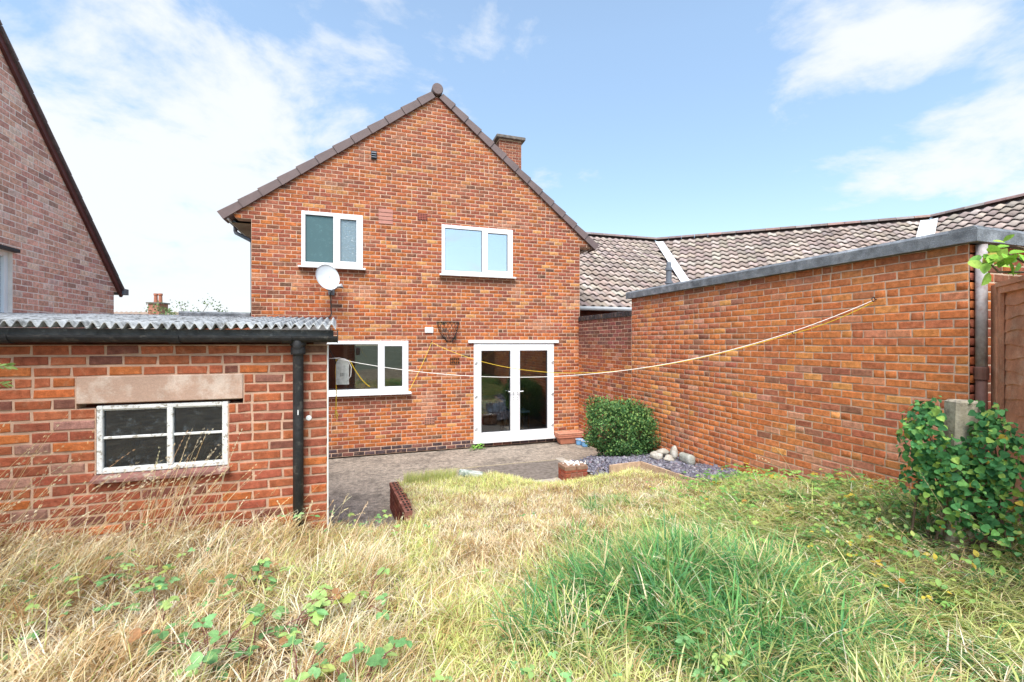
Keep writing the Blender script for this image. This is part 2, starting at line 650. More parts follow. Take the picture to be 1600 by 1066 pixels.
M_STONE = mat('cobble_stone', (.36, .33, .28), .85, .3, 14, .4, 60, second=((.48, .46, .42), 12, .5, .6), fine=.15)
M_SOIL = mat('garden_soil', (.20, .145, .09), .98, .35, 3, .8, 50, second=((.36, .28, .17), 5, .45, .6), fine=.3)
M_LEAF = mat('leaf_green', src='attr', rough=.6, var=.15, scale=30, bump=0, spec=.25, translucent=.28)
M_LEAF_OBJ = mat('leaf_green_single', src='obj', rough=.62, var=.22, scale=45, bump=.3, bscale=60, spec=.22, translucent=.28)
M_GRASS = mat('grass_blades', src='attr', rough=.65, var=.10, scale=4, bump=0, spec=.2, translucent=.38)
M_BARK = mat('bark', (.16, .11, .08), .95, .3, 20, .6, 60)
M_STEM = mat('bramble_stem', (.16, .06, .05), .7, .2, 20, .2, 60)
M_LEAD = mat('valley_lead_white', (.72, .72, .72), .7, .08, 6, .1, 30)
M_TILE_OBJ = mat('concrete_roof_tile', src='obj', rough=.9, var=.2, scale=9, bump=.4, bscale=70, spec=.15, fine=.15, second=((.16, .13, .115), 7, .60, .75))
M_TILE_ATT = mat('concrete_roof_tile_mass', src='attr', rough=.9, var=.2, scale=9, bump=.4, bscale=70, spec=.15, fine=.15, second=((.16, .13, .115), 7, .60, .75))
M_GLASS = glass('window_glass', refl=.08)
M_GLASS_SKY = glass('window_glass_coated', refl=.58, tint=(.8, .86, .9))
M_GLASS_OBS = glass('obscure_glass', tint=(.25, .5, .55), refl=-.02, rough=.12, bump=1.0, bscale=32, solid=(.15, .27, .29), solid_amt=.55, smear=1.0)
M_GLASS_OBS2 = glass('obscure_glass_pale', tint=(.25, .5, .55), refl=.08, rough=.12, bump=1.0, bscale=32, solid=(.28, .38, .43), solid_amt=.60, smear=1.0)
M_GLASS_OLD = glass('dirty_glass', refl=.012, tint=(.35, .42, .48), solid=(.42, .50, .55), solid_amt=.03, smear=.34)

# ------------------------------------------------------------------ ground
YS = np.array([-8, -2, 1, 2.5, 4.0, 5.2, 6.2, 9.0])
ZS = np.array([.80, .78, .74, .66, .50, .39, .33, .33])
YW = np.array([-8, 1.5, 2.7, 3.24, 4.15, 4.64, 6.0, 6.9, 7.6])
ZW = np.array([.95, .93, .87, .79, .58, .50, .42, .22, .20])


def XR(y):
    return .37 + (6.2 - y) * .083


def ground(x, y):
    x, y = np.asarray(x, float), np.asarray(y, float)
    z = np.interp(y, YS, ZS)
    zw = np.interp(y, YW, ZW)
    kb = np.where(y > 5.72, sstep(3.36, 3.44, x), sstep(3.92 - .06 * (y - 4.5), 4.00 - .06 * (y - 4.5), x))   # the slate bed starts at its edging
    kf = sstep(2.9, 4.35, x)
    ky = sstep(4.25, 4.5, y)
    k = kf * (1 - ky) + kb * ky
    z = z * (1 - k) + zw * k
    zf = np.interp(x, [-2.6, -1.9, -.8, -.2], [.93, .86, .80, .68])
    zl = np.where(y < 3.0, .74, .74 + (zf - .74) * sstep(3.0, 3.7, y))
    zl = np.where(y > 3.95, zf - (y - 3.95) / 1.0 * (zf + .06), zl)
    xr = XR(y)
    k = np.where(y > 4.6, sstep(xr + .03, xr - .02, x), sstep(.55, -.25, x))
    z = z * (1 - k) + zl * k
    dip = sstep(1.7, 2.7, x) * sstep(5.2, 6.35, y) * (1 - sstep(3.25, 3.7, x))
    z = z * (1 - dip) + .03 * dip
    z = z + ((fbm(x * 1.3, y * 1.3, 3) - .5) * .13 + (fbm(x * 4.5, y * 4.5, 13) - .5) * .06) * (1 - sstep(5.3, 6.0, y))
    # back edge of the lawn falls to the patio
    edge = np.where(x < 2.6, 6.22, np.where(x < 3.35, 6.42, 6.95)) + (vnoise(x * 3, x * 0, 9) - .5) * .12
    z = np.where(y > edge, np.minimum(z, -.06), z)
    z = np.where((x < XR(y) - .03) & (y > 4.9), np.minimum(z, -.06), z)
    return z


gx = np.concatenate([np.linspace(-9, -3, 12, endpoint=False), np.linspace(-3, 6, 150), np.linspace(6.3, 12, 10)])
gy = np.concatenate([np.linspace(-7, 0, 12, endpoint=False), np.linspace(0, 7.6, 150), np.linspace(8, 12, 6)])
GX, GY = np.meshgrid(gx, gy)
GZ = ground(GX, GY)
GZ = np.where(GY > 7.5, -.06, GZ)
V = np.stack([GX.ravel(), GY.ravel(), GZ.ravel()], 1)
nx_, ny_ = len(gx), len(gy)
ii = (np.arange(ny_ - 1)[:, None] * nx_ + np.arange(nx_ - 1)[None]).ravel()
o = np_mesh('garden_soil', V, quads=np.stack([ii, ii + 1, ii + nx_ + 1, ii + nx_], 1), m=M_SOIL, smooth=True)
tag(o, 'dry bare soil of the sloping back garden', 'soil', kind='structure')
o = MB().box(-400, 400, -300, 600, -.5, -.12).build('ground', mat('far_ground', (.14, .15, .09), .95, .3, .3, .2, 3))
tag(o, 'flat land around the houses', 'ground', kind='structure')

pt = MB().box(-3.4, 4.9, 4.6, 9.6, -.1, 0).build('patio', M_CONCRETE)
tag(pt, 'worn grey concrete patio along the back of the house', 'patio', kind='structure')
for nm, x0, x1, y0, y1, m in (('slab', 2.02, 3.08, 6.1, 6.72, M_CONC_PALE), ('slab', 1.9, 3.45, 6.73, 7.75, M_CONC_DARK), ('slab', 3.46, 3.62, 6.3, 7.9, M_CONC_PALE)):
    MB().cbox(x0, x1, y0, y1, -.02, .012, .006).build(nm, m, pt)
# seam of moss and gravel between house concrete and slabs
MB().box(1.0, 3.65, 7.76, 7.80, -.02, .007).build('joint_strip', mat('joint_gravel', (.32, .27, .18), .95, .4, 30, .6, 60), pt)

# ------------------------------------------------------------------ the house
HX0, HX1, HY = -1.948, 4.632, 9.17
APX, APZ, SL, SR = 1.405, 7.25, .745, .805
house = thing('brick_house', (1.35, HY, 0), 'two storey orange brick house with gable end, white windows and French doors', 'house')
Z0 = .03
snap_up = lambda z: Z0 + math.ceil((z - Z0) / .075 - 1e-6) * .075
snap_dn = lambda z: Z0 + math.floor((z - Z0) / .075 + 1e-6) * .075
WINS = {'UL': (-1.122, -.034, 3.665, 4.685), 'UR': (1.497, 3.029, 3.635, 4.64), 'LO': (-.80, .83, 1.245, 2.255), 'DR': (2.168, 3.988, .106, 2.205)}
OPEN = [(x0 + .012, x1 - .012, snap_up(z0), snap_dn(z1)) for x0, x1, z0, z1 in WINS.values()]


def house_spans(zb, zt):
    zm = (zb + zt) / 2
    rl = lambda z: APX - (APZ - z) / SL
    rr = lambda z: APX + (APZ - z) / SR
    if zm > 4.50:
        lb, lt = max(rl(zb), -2.30), max(rl(zt), -2.30)
    elif zm > 4.42:
        lb, lt = -2.20, -2.24
    else:
        lb = lt = HX0
    if zm > 4.40:
        rb, rt = min(rr(zb), 4.93), min(rr(zt), 4.93)
    else:
        rb = rt = HX1
    if rt - lt < .02:
        return []
    segs = [(lb, lt, rb, rt)]
    for x0, x1, a, b in OPEN:
        if a - 1e-4 < zm < b + 1e-4:
            new = []
            for s in segs:
                if s[0] < x0 and s[2] > x1:
                    new += [(s[0], s[1], x0, x0), (x1, x1, s[2], s[3])]
                else:
                    new.append(s)
            segs = new
    return segs


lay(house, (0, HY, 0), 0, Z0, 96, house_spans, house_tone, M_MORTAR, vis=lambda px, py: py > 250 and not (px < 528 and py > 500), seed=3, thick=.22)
# the rest of the body behind the gable
MB().box(HX0, HX0 + .2, HY + .22, 16.5, 0, 4.5).build('side_wall', mat('brick_side', (.36, .13, .075), .92, .3, 8, .4, 60), house)
MB().box(HX1 - .2, HX1, HY + .22, 16.5, 0, 4.45).build('side_wall', _M['brick_side'], house)
MB().box(HX0 + .2, HX1 - .2, 16.3, 16.5, 0, 4.45).build('back_wall', _M['brick_side'], house)

# roof slabs, verge units and ridge cap
for sgn, sl, end in ((-1, SL, -2.38), (1, SR, 5.0)):
    n_ = math.hypot(1, sl)
    ux, uz = sgn / n_, -sl / n_                                   # down the slope
    px_, pz_ = -uz * sgn * sgn, 1 / n_                            # outward normal: (sl*sgn, 1)/n
    px_ = sl * sgn / n_
    Ls = abs(end - APX) * n_
    A = lambda s, t: (APX + ux * s + px_ * t, APZ + uz * s + pz_ * t)
    m = MB()
    poly = [A(0, .02), A(Ls, .02), A(Ls, .10), A(0, .10)]
    if sgn > 0:
        poly = poly[::-1]
    m.prism(poly, HY + .05, 16.7).build('roof_slope', M_ROOF, house)
    n_units = 13 if sgn > 0 else 12
    for k in range(n_units):
        s1, s0 = Ls * (k + 1) / n_units + .015, Ls * k / n_units + (.06 if k == 0 else -.02)
        d0, d1 = HY - .048, HY - .066
        q = [A(s0, -.012), A(s1, -.024), A(s1, .130), A(s0, .110)]
        V_ = [(x, d0 if i in (0, 3) else d1, z) for i, (x, z) in enumerate(q)] + [(x, HY + .26, z) for x, z in q]
        # softened top arris
        q2 = [A(s0, .122), A(s1, .142)]
        V_ += [(q2[0][0], d0 + .02, q2[0][1]), (q2[1][0], d1 + .02, q2[1][1]), (q2[0][0], HY + .26, q2[0][1]), (q2[1][0], HY + .26, q2[1][1])]
        F_ = [(0, 1, 2, 3), (3, 2, 9, 8), (8, 9, 11, 10), (0, 4, 5, 1), (1, 5, 11, 9, 2), (0, 3, 8, 10, 4), (4, 10, 11, 5)]
        if sgn > 0:
            F_ = [f[::-1] for f in F_]
        o = MB().add(V_, F_).build('verge_tile', M_VERGE, house)
m = MB()
seg = 24
m.add([(APX + .10 * math.cos(2 * math.pi * k / seg), HY - .085, APZ + .115 + .105 * math.sin(2 * math.pi * k / seg)) for k in range(seg)] +
      [(APX + .112 * math.cos(2 * math.pi * k / seg), HY - .072, APZ + .115 + .117 * math.sin(2 * math.pi * k / seg)) for k in range(seg)] +
      [(APX + .112 * math.cos(2 * math.pi * k / seg), 16.7, APZ + .115 + .117 * math.sin(2 * math.pi * k / seg)) for k in range(seg)],
      [tuple(range(seg - 1, -1, -1))] + [(k, (k + 1) % seg, seg + (k + 1) % seg, seg + k) for k in range(seg)] +
      [(seg + k, seg + (k + 1) % seg, 2 * seg + (k + 1) % seg, 2 * seg + k) for k in range(seg)])
rc = m.build('ridge_cap', M_VERGE, house)
for dx, dz in ((-.045, .135), (.05, .125), (.0, .055)):
    MB().lathe([(.006, 0), (.006, .006)], (0, 0, 0), 8).xf(Matrix.Translation((APX + dx, HY - .083, APZ + dz)) @ Matrix.Rotation(R(90), 4, 'X')).build('rivet', M_GREYPIPE, rc)

# eaves on the left: gutter, fascia, soffit, swan neck
MB().box(-2.34, -2.315, HY + .02, 16.4, 4.42, 4.58).build('fascia', M_UPVC, house)
MB().box(-2.314, HX0 - .002, HY + .24, 16.4, 4.405, 4.425).build('soffit', mat('soffit_board', (.36, .29, .21), .9, .2, 6, .2, 40), house)
m = MB()
gp = [(-2.345 - .055 + .055 * math.cos(t), 4.535 + .055 * math.sin(t)) for t in np.linspace(math.pi, 2 * math.pi, 9)]
gp += [(-2.345 - .055 + .045 * math.cos(t), 4.535 + .045 * math.sin(t)) for t in np.linspace(2 * math.pi, math.pi, 9)]
m.prism(gp, HY - .05, 16.6).build('gutter', M_BLACK, house)
MB().tube([(-2.40, 10.0, 4.50), (-2.40, 10.0, 4.40), (-2.385, 10.0, 4.36), (-2.06, 9.62, 4.16), (-2.02, 9.60, 4.11), (-2.01, 9.60, 0.0)], .036, 10).build('downpipe', M_GREYPIPE, house, smooth=True)
MB().box(4.95, 4.975, HY + .02, 16.4, 4.36, 4.5).build('fascia', M_UPVC, house)

# chimney
ch = MB().box(3.72, 4.40, 12.5, 13.2, 5.0, 8.16).build('chimney', M_MORTAR_GREY, house)


def chim_tone(u, z, r_):
    return pick(r_, [(3, (.26, .09, .055)), (2, (.20, .075, .05)), (1, (.30, .12, .07))])


def small_bricks(parent, O, a, w, h, tone, seed, L=.2, H=.075, proud=.005, j=.01):
    """a few shared-mesh bricks on a small face, sub-parts of parent"""
    r_ = random.Random(seed)
    ca, sa = math.cos(a), math.sin(a)
    ms = brick_meshes(L - j, H - j, proud)
    for k in range(int(h / H + .01)):
        x = -(L / 2 if k % 2 else 0)
        while x < w - .01:
            a0, a1 = max(x, 0) + j / 2, min(x + L, w) - j / 2
            if a1 - a0 > .03:
                u, z = (a0 + a1) / 2, (k + .5) * H
                o = bpy.data.objects.new('brick', ms[r_.randrange(8)])
                o.scale = ((a1 - a0) / (L - j), 1, 1)
                o.rotation_euler = (0, 0, a)
                o.location = Vector((O[0] + u * ca, O[1] + u * sa, O[2] + z)) - wloc(parent)
                o.color = (*tone(u, z, r_), 1)
                link(o, parent)
            x += L


small_bricks(ch, (3.72, 12.5, 7.3), 0, .68, .83, chim_tone, 5)
small_bricks(ch, (3.72, 13.2, 7.3), -math.pi / 2, .7, .83, chim_tone, 6)
MB().cbox(3.62, 4.50, 12.4, 13.3, 8.16, 8.25, .01).build('chimney_capping', M_CONC_DARK, ch)


# windows
def window(parent, x0, x1, z0, z1, Y, split, sash, pane_mats, sill=True, fw=.068, sill_h=.045, mat_f=None, interior=True, blinds=False):
    mat_f = mat_f or M_UPVC
    yf, yb = Y - .016, Y + .06
    f = MB()
    f.cbox(x0, x0 + fw, yf, yb, z0, z1)
    f.cbox(x1 - fw, x1, yf, yb, z0, z1)
    f.cbox(x0 + fw, x1 - fw, yf + .001, yb, z1 - fw, z1)
    f.cbox(x0 + fw, x1 - fw, yf + .001, yb, z0, z0 + fw)
    w = f.build('window', mat_f, parent)
    MB().cbox(split - fw * .55, split + fw * .55, yf + .002, yb - .001, z0 + fw, z1 - fw).build('mullion', mat_f, w)
    for k, (a, b) in enumerate(((x0 + fw, split - fw * .55), (split + fw * .55, x1 - fw))):
        zz0, zz1 = z0 + fw, z1 - fw
        if k in sash:
            t = .050
            s = MB()
            ys = yf - .010
            s.cbox(a - .012, a + t, ys, yb - .004, zz0 - .012, zz1 + .012)
            s.cbox(b - t, b + .012, ys, yb - .004, zz0 - .012, zz1 + .012)
            s.cbox(a + t, b - t, ys + .001, yb - .004, zz1 - t + .012, zz1 + .012)
            s.cbox(a + t, b - t, ys + .001, yb - .004, zz0 - .012, zz0 + t - .012)
            s.build('sash', mat_f, w)
            a, b, zz0, zz1 = a + t, b - t, zz0 + t - .012, zz1 - t + .012
        g = MB()
        gw = .006
        for q in ((a, a + gw, zz0, zz1), (b - gw, b, zz0, zz1), (a + gw, b - gw, zz0, zz0 + gw), (a + gw, b - gw, zz1 - gw, zz1)):
            g.box(q[0], q[1], yf + .008, yb - .02, q[2], q[3])
        g.build('gasket', M_UPVC_GREY, w)
        p = MB().box(a + .001, b - .001, Y + .012, Y + .018, zz0 + .001, zz1 - .001).build('pane', pane_mats[k], w)
    if sill:
        s = MB()
        s.prism([(Y - .105, z0 - sill_h), (Y - .105, z0 - sill_h + .022), (Y - .014, z0 - .001), (Y + .05, z0 - .001), (Y + .05, z0 - sill_h)], x0 - .05, x1 + .05, 'x').build('sill', M_UPVC, w)
    if interior:
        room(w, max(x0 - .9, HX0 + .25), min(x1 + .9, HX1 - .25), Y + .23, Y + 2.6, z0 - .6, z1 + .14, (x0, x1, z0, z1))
    return w


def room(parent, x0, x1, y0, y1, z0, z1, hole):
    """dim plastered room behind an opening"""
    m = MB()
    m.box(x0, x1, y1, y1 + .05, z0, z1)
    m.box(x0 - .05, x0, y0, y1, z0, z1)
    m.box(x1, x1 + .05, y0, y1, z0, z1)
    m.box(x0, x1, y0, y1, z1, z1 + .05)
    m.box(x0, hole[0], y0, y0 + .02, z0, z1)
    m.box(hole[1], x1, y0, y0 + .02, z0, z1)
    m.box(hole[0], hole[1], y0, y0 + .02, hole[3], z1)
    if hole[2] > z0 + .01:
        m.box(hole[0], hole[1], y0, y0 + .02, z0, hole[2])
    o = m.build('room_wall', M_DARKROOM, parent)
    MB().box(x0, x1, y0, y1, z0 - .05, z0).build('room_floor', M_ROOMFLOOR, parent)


x0, x1, z0, z1 = WINS['UL']
w = window(house, x0, x1, z0, z1, HY, -.53, (1,), (M_GLASS_OBS, M_GLASS_OBS2))
w['label'] = 'upper window with frosted teal panes'
x0, x1, z0, z1 = WINS['UR']
w = window(house, x0, x1, z0, z1, HY, 2.385, (1,), (M_GLASS_SKY, M_GLASS_SKY))
w['label'] = 'upper window reflecting the sky'
x0, x1, z0, z1 = WINS['LO']
w = window(house, x0, x1, z0, z1, HY, .285, (1,), (M_GLASS, M_GLASS))
w['label'] = 'ground floor kitchen window partly behind the shed'

# French doors
x0, x1, z0, z1 = WINS['DR']
yf, yb = HY - .02, HY + .06
fd = MB()
fw = .06
fd.cbox(x0, x0 + fw, yf, yb, z0 + .05, z1)
fd.cbox(x1 - fw, x1, yf, yb, z0 + .05, z1)
fd.cbox(x0 + fw, x1 - fw, yf + .001, yb, z1 - fw, z1)
fd.cbox(x0 - .02, x1 + .02, yf - .06, yb, z0, z0 + .05)
door = fd.build('french_door', M_UPVC, house)
door['label'] = 'pair of white glazed French doors'
MB().cbox(x0 - .12, x1 + .11, HY - .045, HY + .02, z1 + .004, z1 + .062).build('head_trim', M_UPVC, door)
cx = (x0 + x1) / 2
for sgn, a, b in ((1, x0 + fw - .006, cx - .002), (-1, cx + .002, x1 - fw + .006)):
    L_ = MB()
    st, za, zb_ = .105, z0 + .052, z1 - fw + .006
    ys = yf - .012
    L_.cbox(a, a + st, ys, yb - .005, za, zb_)
    L_.cbox(b - st, b, ys, yb - .005, za, zb_)
    L_.cbox(a + st, b - st, ys + .001, yb - .005, zb_ - st, zb_)
    L_.cbox(a + st, b - st, ys + .001, yb - .005, za, za + .165)
    lo_ = L_.build('door_leaf', M_UPVC, door)
    g = MB()
    ga, gb, gza, gzb, gw = a + st, b - st, za + .165, zb_ - st, .006
    for q in ((ga, ga + gw, gza, gzb), (gb - gw, gb, gza, gzb), (ga + gw, gb - gw, gza, gza + gw), (ga + gw, gb - gw, gzb - gw, gzb)):
        g.box(q[0], q[1], ys + .008, yb - .02, q[2], q[3])
    g.build('gasket', M_UPVC_GREY, lo_)
    MB().box(ga + .001, gb - .001, HY + .012, HY + .018, gza + .001, gzb - .001).build('pane', M_GLASS, lo_)
    hx = (b - .045) if sgn > 0 else (a + .045)
    h = MB()
    h.cbox(hx - .015, hx + .015, ys - .010, ys, .95, 1.19, .003)
    h.tube([(hx, ys - .008, 1.165), (hx, ys - .05, 1.165), (hx - sgn * .02, ys - .055, 1.167), (hx - sgn * .12, ys - .05, 1.172)], .011, 8)
    h.build('handle', M_UPVC, lo_, smooth=False)
    for zz in (.99, 1.04, 1.10):
        MB().tube([(hx, ys - .0105, zz), (hx, ys - .013, zz)], .008, 8).build('screw', M_STEEL, lo_)
    for zz in (.42, 1.10, 1.80):
        hh = x0 + .045 if sgn > 0 else x1 - .045
        MB().cbox(hh - .03, hh + .03, yf - .028, yf + .002, zz - .022, zz + .022, .004).build('hinge', M_UPVC, lo_)
        MB().cbox(hh - .012, hh + .03, yf - .032, yf - .027, zz - .006, zz + .006, .002).build('hinge_pin', M_STEEL, lo_)
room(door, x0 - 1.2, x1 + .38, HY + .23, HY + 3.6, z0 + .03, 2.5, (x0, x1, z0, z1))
# brick soldier joint beside the door: plinth runs on under it

# gable vent, air bricks, patch
m = MB()
m.cbox(.115, .225, HY - .03, HY - .004, 5.80, 5.96, .004)
gv = m.build('gable_vent', M_BLACK, house)
for k in range(3):
    zz = 5.825 + k * .042
    MB().prism([(HY - .055, zz), (HY - .05, zz + .006), (HY - .031, zz + .03), (HY - .031, zz + .02)], .125, .215, 'x').build('louvre', M_GREYPIPE, gv)


def air_brick(cx_, cz, wdt, hgt, m_, nx=6, nz=4):
    o = MB().cbox(cx_ - wdt / 2, cx_ + wdt / 2, HY - .016, HY - .002, cz - hgt / 2, cz + hgt / 2, .003).build('air_brick', m_, house)
    h = MB()
    for i in range(nx):
        for k in range(nz):
            u = cx_ - wdt / 2 + wdt * (i + .5) / nx
            z = cz - hgt / 2 + hgt * (k + .5) / nz
            h.box(u - wdt / nx * .3, u + wdt / nx * .3, HY - .0185, HY - .0155, z - hgt / nz * .3, z + hgt / nz * .3)
    h.build('vent_hole', M_HOLE, o)


air_brick(1.108, 4.76, .20, .135, M_AIRBRICK)
air_brick(1.25, .626, .20, .135, mat('air_brick_pink', (.55, .26, .18), .9, .15, 20, .2, 80))
air_brick(1.765, 1.84, .20, .14, M_RUST, 5, 2)
M_PATCH = mat('render_patch_pink', (.50, .24, .19), .95, .12, 12, .3, 60)
for k in range(4):                                             # newer pink bricks closing an old hole
    o = MB().cbox(.26, .53, HY - .013, HY - .003, 4.555 + k * .0755, 4.624 + k * .0755, .004).build('patch_brick', M_PATCH, house)

# ------------------------------------------------------------------ things on the house wall
sd = thing('satellite_dish', (-.62, HY - .02, 3.15), 'pale grey satellite dish on the wall under the frosted upper window', 'satellite dish')
m = MB()
seg, rings = 32, 7
Vd, Fd = [], []
for r_i in range(rings):
    rr_ = r_i / (rings - 1)
    for k in range(seg):
        q = 2 * math.pi * k / seg
        Vd.append((.215 * rr_ * math.cos(q), .05 * rr_ * rr_, .245 * rr_ * math.sin(q)))
for r_i in range(rings - 1):
    for k in range(seg):
        k2 = (k + 1) % seg
        Fd.append((r_i * seg + k, r_i * seg + k2, (r_i + 1) * seg + k2, (r_i + 1) * seg + k))
nb = len(Vd)
Vd += [(x, y + .006, z) for x, y, z in Vd]
Fd += [tuple(i + nb for i in f[::-1]) for f in Fd]
e0 = (rings - 1) * seg
Fd += [(e0 + k, e0 + k + nb, e0 + (k + 1) % seg + nb, e0 + (k + 1) % seg) for k in range(seg)]
Fd = [f for f in Fd]
mx_ = Matrix.Translation((-.66, HY - .33, 3.40)) @ Matrix.Rotation(R(30), 4, 'Z') @ Matrix.Rotation(R(14), 4, 'X') @ Matrix.Rotation(R(180), 4, 'Z')
# concave side faces the garden
Vd = [(x, -y, z) for x, y, z in Vd]
m.add(Vd, Fd).xf(Matrix.Translation((-.66, HY - .33, 3.40)) @ Matrix.Rotation(R(26), 4, 'Z') @ Matrix.Rotation(R(-16), 4, 'X'))
ref = m.build('reflector', M_DISH, sd, smooth=True)
for dx in (-.03, .045):
    MB().tube([(-.66 + dx, HY - .345, 3.42), (-.66 + dx, HY - .33, 3.42)], .007, 8).build('bolt', M_GREYPIPE, ref)
MB().tube([(-.66, HY - .28, 3.30), (-.62, HY - .22, 3.20), (-.60, HY - .04, 3.20)], .016, 8).build('arm', M_GREYPIPE, sd)
MB().cbox(-.655, -.545, HY - .035, HY - .006, 3.12, 3.28, .004).build('wall_bracket', M_GREYPIPE, sd)
MB().tube([(-.66, HY - .32, 3.19), (-.56, HY - .46, 3.16), (-.43, HY - .60, 3.22)], .011, 8).build('feed_arm', M_GREYPIPE, sd)
MB().tube([(-.47, HY - .60, 3.225), (-.40, HY - .63, 3.235), (-.385, HY - .635, 3.238)], [.022, .03, .034], 10).build('receiver', M_DISH, sd)
MB().tube([(-.36, HY - .62, 3.20), (-.42, HY - .61, 3.215)], .018, 8).build('receiver_socket', M_BLACK, sd)
cab = [(-.62, HY - .05, 3.17), (-.615, HY - .018, 3.05), (-.61, HY - .012, 2.85), (-.60, HY - .012, 2.78), (-.63, HY - .02, 2.715), (-.72, HY - .022, 2.685), (-.95, HY - .022, 2.68), (-1.3, HY - .022, 2.675), (-1.9, HY - .022, 2.66)]
MB().tube(cab, .0085, 6).build('cable', M_BLACK, sd)

o = MB().cbox(1.155, 1.325, HY - .03, HY - .004, 2.415, 2.53, .006).build('wall_plate', M_WHITE)
tag(o, 'small blank white plate on the brick above the washing line hook', 'wall plate')

# half-round wire planter above the door's left edge
bk = thing('wire_wall_basket', (1.62, HY, 2.2), 'empty black wire half basket hanging on the wall left of the French doors', 'basket')
MB().tube([(1.392, HY - .02, 2.635), (1.46, HY - .20, 2.635), (1.62, HY - .26, 2.635), (1.78, HY - .20, 2.635), (1.855, HY - .02, 2.635)], .007, 6).build('rim', M_IRON, bk)
MB().tube([(1.392, HY - .018, 2.642), (1.855, HY - .018, 2.642)], .008, 6).build('back_rail', M_IRON, bk)
for k in range(9):
    t = k / 8
    a = math.pi * t
    top = Vector((1.623 - .232 * math.cos(a), HY - .02 - .24 * math.sin(a), 2.635))
    bot = Vector((1.66 - .05 * math.cos(a), HY - .02 - .05 * math.sin(a), 2.22))
    for sh in (-1, 1):
        a2 = math.pi * min(1, max(0, t + sh * .22))
        mid = Vector((1.63 - .17 * math.cos(a2), HY - .02 - .17 * math.sin(a2), 2.42))
        MB().tube([top, mid, bot], .0045, 5).build('wire', M_IRON, bk)
MB().tube([(1.61, HY - .19, 2.43), (1.64, HY - .17, 2.30), (1.665, HY - .06, 2.22)], .005, 5).build('wire', M_IRON, bk)
for cx_, cz in ((1.53, 2.60), (1.76, 2.31)):
    V_ = []
    mm = MB()
    for q in range(26):
        d = Vector((rnd.gauss(0, 1), rnd.gauss(0, .5), rnd.gauss(0, 1))).normalized()
        p = Vector((cx_, HY - .10, cz))
        mm.tube([p, p + d * rnd.uniform(.02, .055)], .003, 4)
    mm.build('moss_tuft', mat('dead_moss', (.05, .045, .035), .95, .3, 40, .3, 80), bk)


def hook(name, p, n, label, up=1):
    n = Vector(n)
    t = Vector((-n.y, n.x, 0))
    p = Vector(p)
    ring = [p + n * (.04 + .02 * math.cos(q)) + Vector((0, 0, .02 * math.sin(q))) for q in np.linspace(math.pi, -math.pi * .8, 12)]
    h = MB().tube([p - n * .02, p + n * .022] + ring, .0045, 6).build(name, M_IRON)
    return tag(h, label, 'hook')


hook('wall_hook', (1.288, HY, 2.232), (0, -1, 0), 'dark iron hook tying the yellow line to the house wall')
hook('wall_hook', (1.249, HY, 2.735), (0, -1, 0), 'dark iron hook higher up, above the small white plate')
hook('wall_hook', (4.594, 2.947, 2.63), (-1, 0, 0), 'iron hook high on the garage wall holding the white line')
hook('wall_hook', (4.594, 3.772, 2.333), (-1, 0, 0), 'iron hook lower on the garage wall holding the yellow line')

o = MB().tube(catenary((-.27, 4.28, 2.085), (4.55, 2.947, 2.62), .40), .0030, 6).build('washing_line', M_ROPE_W)
tag(o, 'white washing line sagging from the shed to the garage wall', 'washing line')
yl = MB().tube(catenary((1.288, HY - .05, 2.22), (4.55, 3.772, 2.33), .53), .0036, 6).build('washing_line', M_ROPE_Y)
tag(yl, 'yellow washing line sagging from the house hook to the garage wall', 'washing line')
o = MB().tube(catenary((4.545, 3.772, 2.325), (4.55, 2.95, 2.60), .03, 12), .0042, 6).build('loose_end', M_ROPE_Y, yl)
o = MB().tube(catenary((1.285, HY - .045, 2.215), (.845, HY - .03, 1.262), .03, 14), .0045, 6).build('rope', M_ROPE_Y)
tag(o, 'short yellow rope slanting from the house hook to the window corner', 'rope')
o = MB().tube([(-.245, 4.33, 2.07), (-.25, 4.33, 1.95), (-.243, 4.33, 1.80), (-.247, 4.33, 1.60), (-.235, 4.33, 1.53)], .0042, 6)
o.tube([(-.247, 4.33, 1.62), (-.225, 4.325, 1.56)], .003, 5).tube([(-.247, 4.33, 1.62), (-.26, 4.325, 1.54)], .003, 5)
o = o.build('rope', M_ROPE_Y)
tag(o, 'frayed yellow rope hanging straight down beside the shed corner', 'rope')
o = MB().tube(catenary((-.13, 4.35, 2.06), (.045, 4.5, 1.80), .03, 12), .0042, 6)
o = o.build('rope', M_ROPE_Y)
tag(o, 'yellow rope end dangling in front of the kitchen window', 'rope')
# pale round-topped case hanging at the shed corner
pl = thing('line_case', (-.19, 4.30, 1.84), 'pale grey round-topped case hanging in front of the kitchen window', 'case')
pc = [(-.245, 1.845), (-.135, 1.845)] + [(-.19 + .055 * math.cos(t), 2.025 + .055 * math.sin(t)) for t in np.linspace(0, math.pi, 10)]
MB().prism(pc, 4.30, 4.34).build('body', mat('case_grey', (.48, .48, .46), .7, .25, 30, .2, 60), pl)
for k in range(3):
    MB().cbox(-.205 + k * .012, -.200 + k * .012, 4.297, 4.302, 1.92, 1.95, .001).build('slot', M_BLACK, pl)
MB().tube([(-.31, 4.25, 2.19), (-.25, 4.32, 2.06), (-.24, 4.32, 2.0)], .004, 6).build('cord', M_BLACK, pl)
MB().tube([(-.30, 4.3, 2.08), (-.22, 4.295, 2.085), (-.14, 4.297, 2.06), (-.115, 4.3, 2.0), (-.12, 4.3, 1.92), (-.135, 4.31, 1.90)], .004, 6).build('loop', M_ROPE_W, pl)

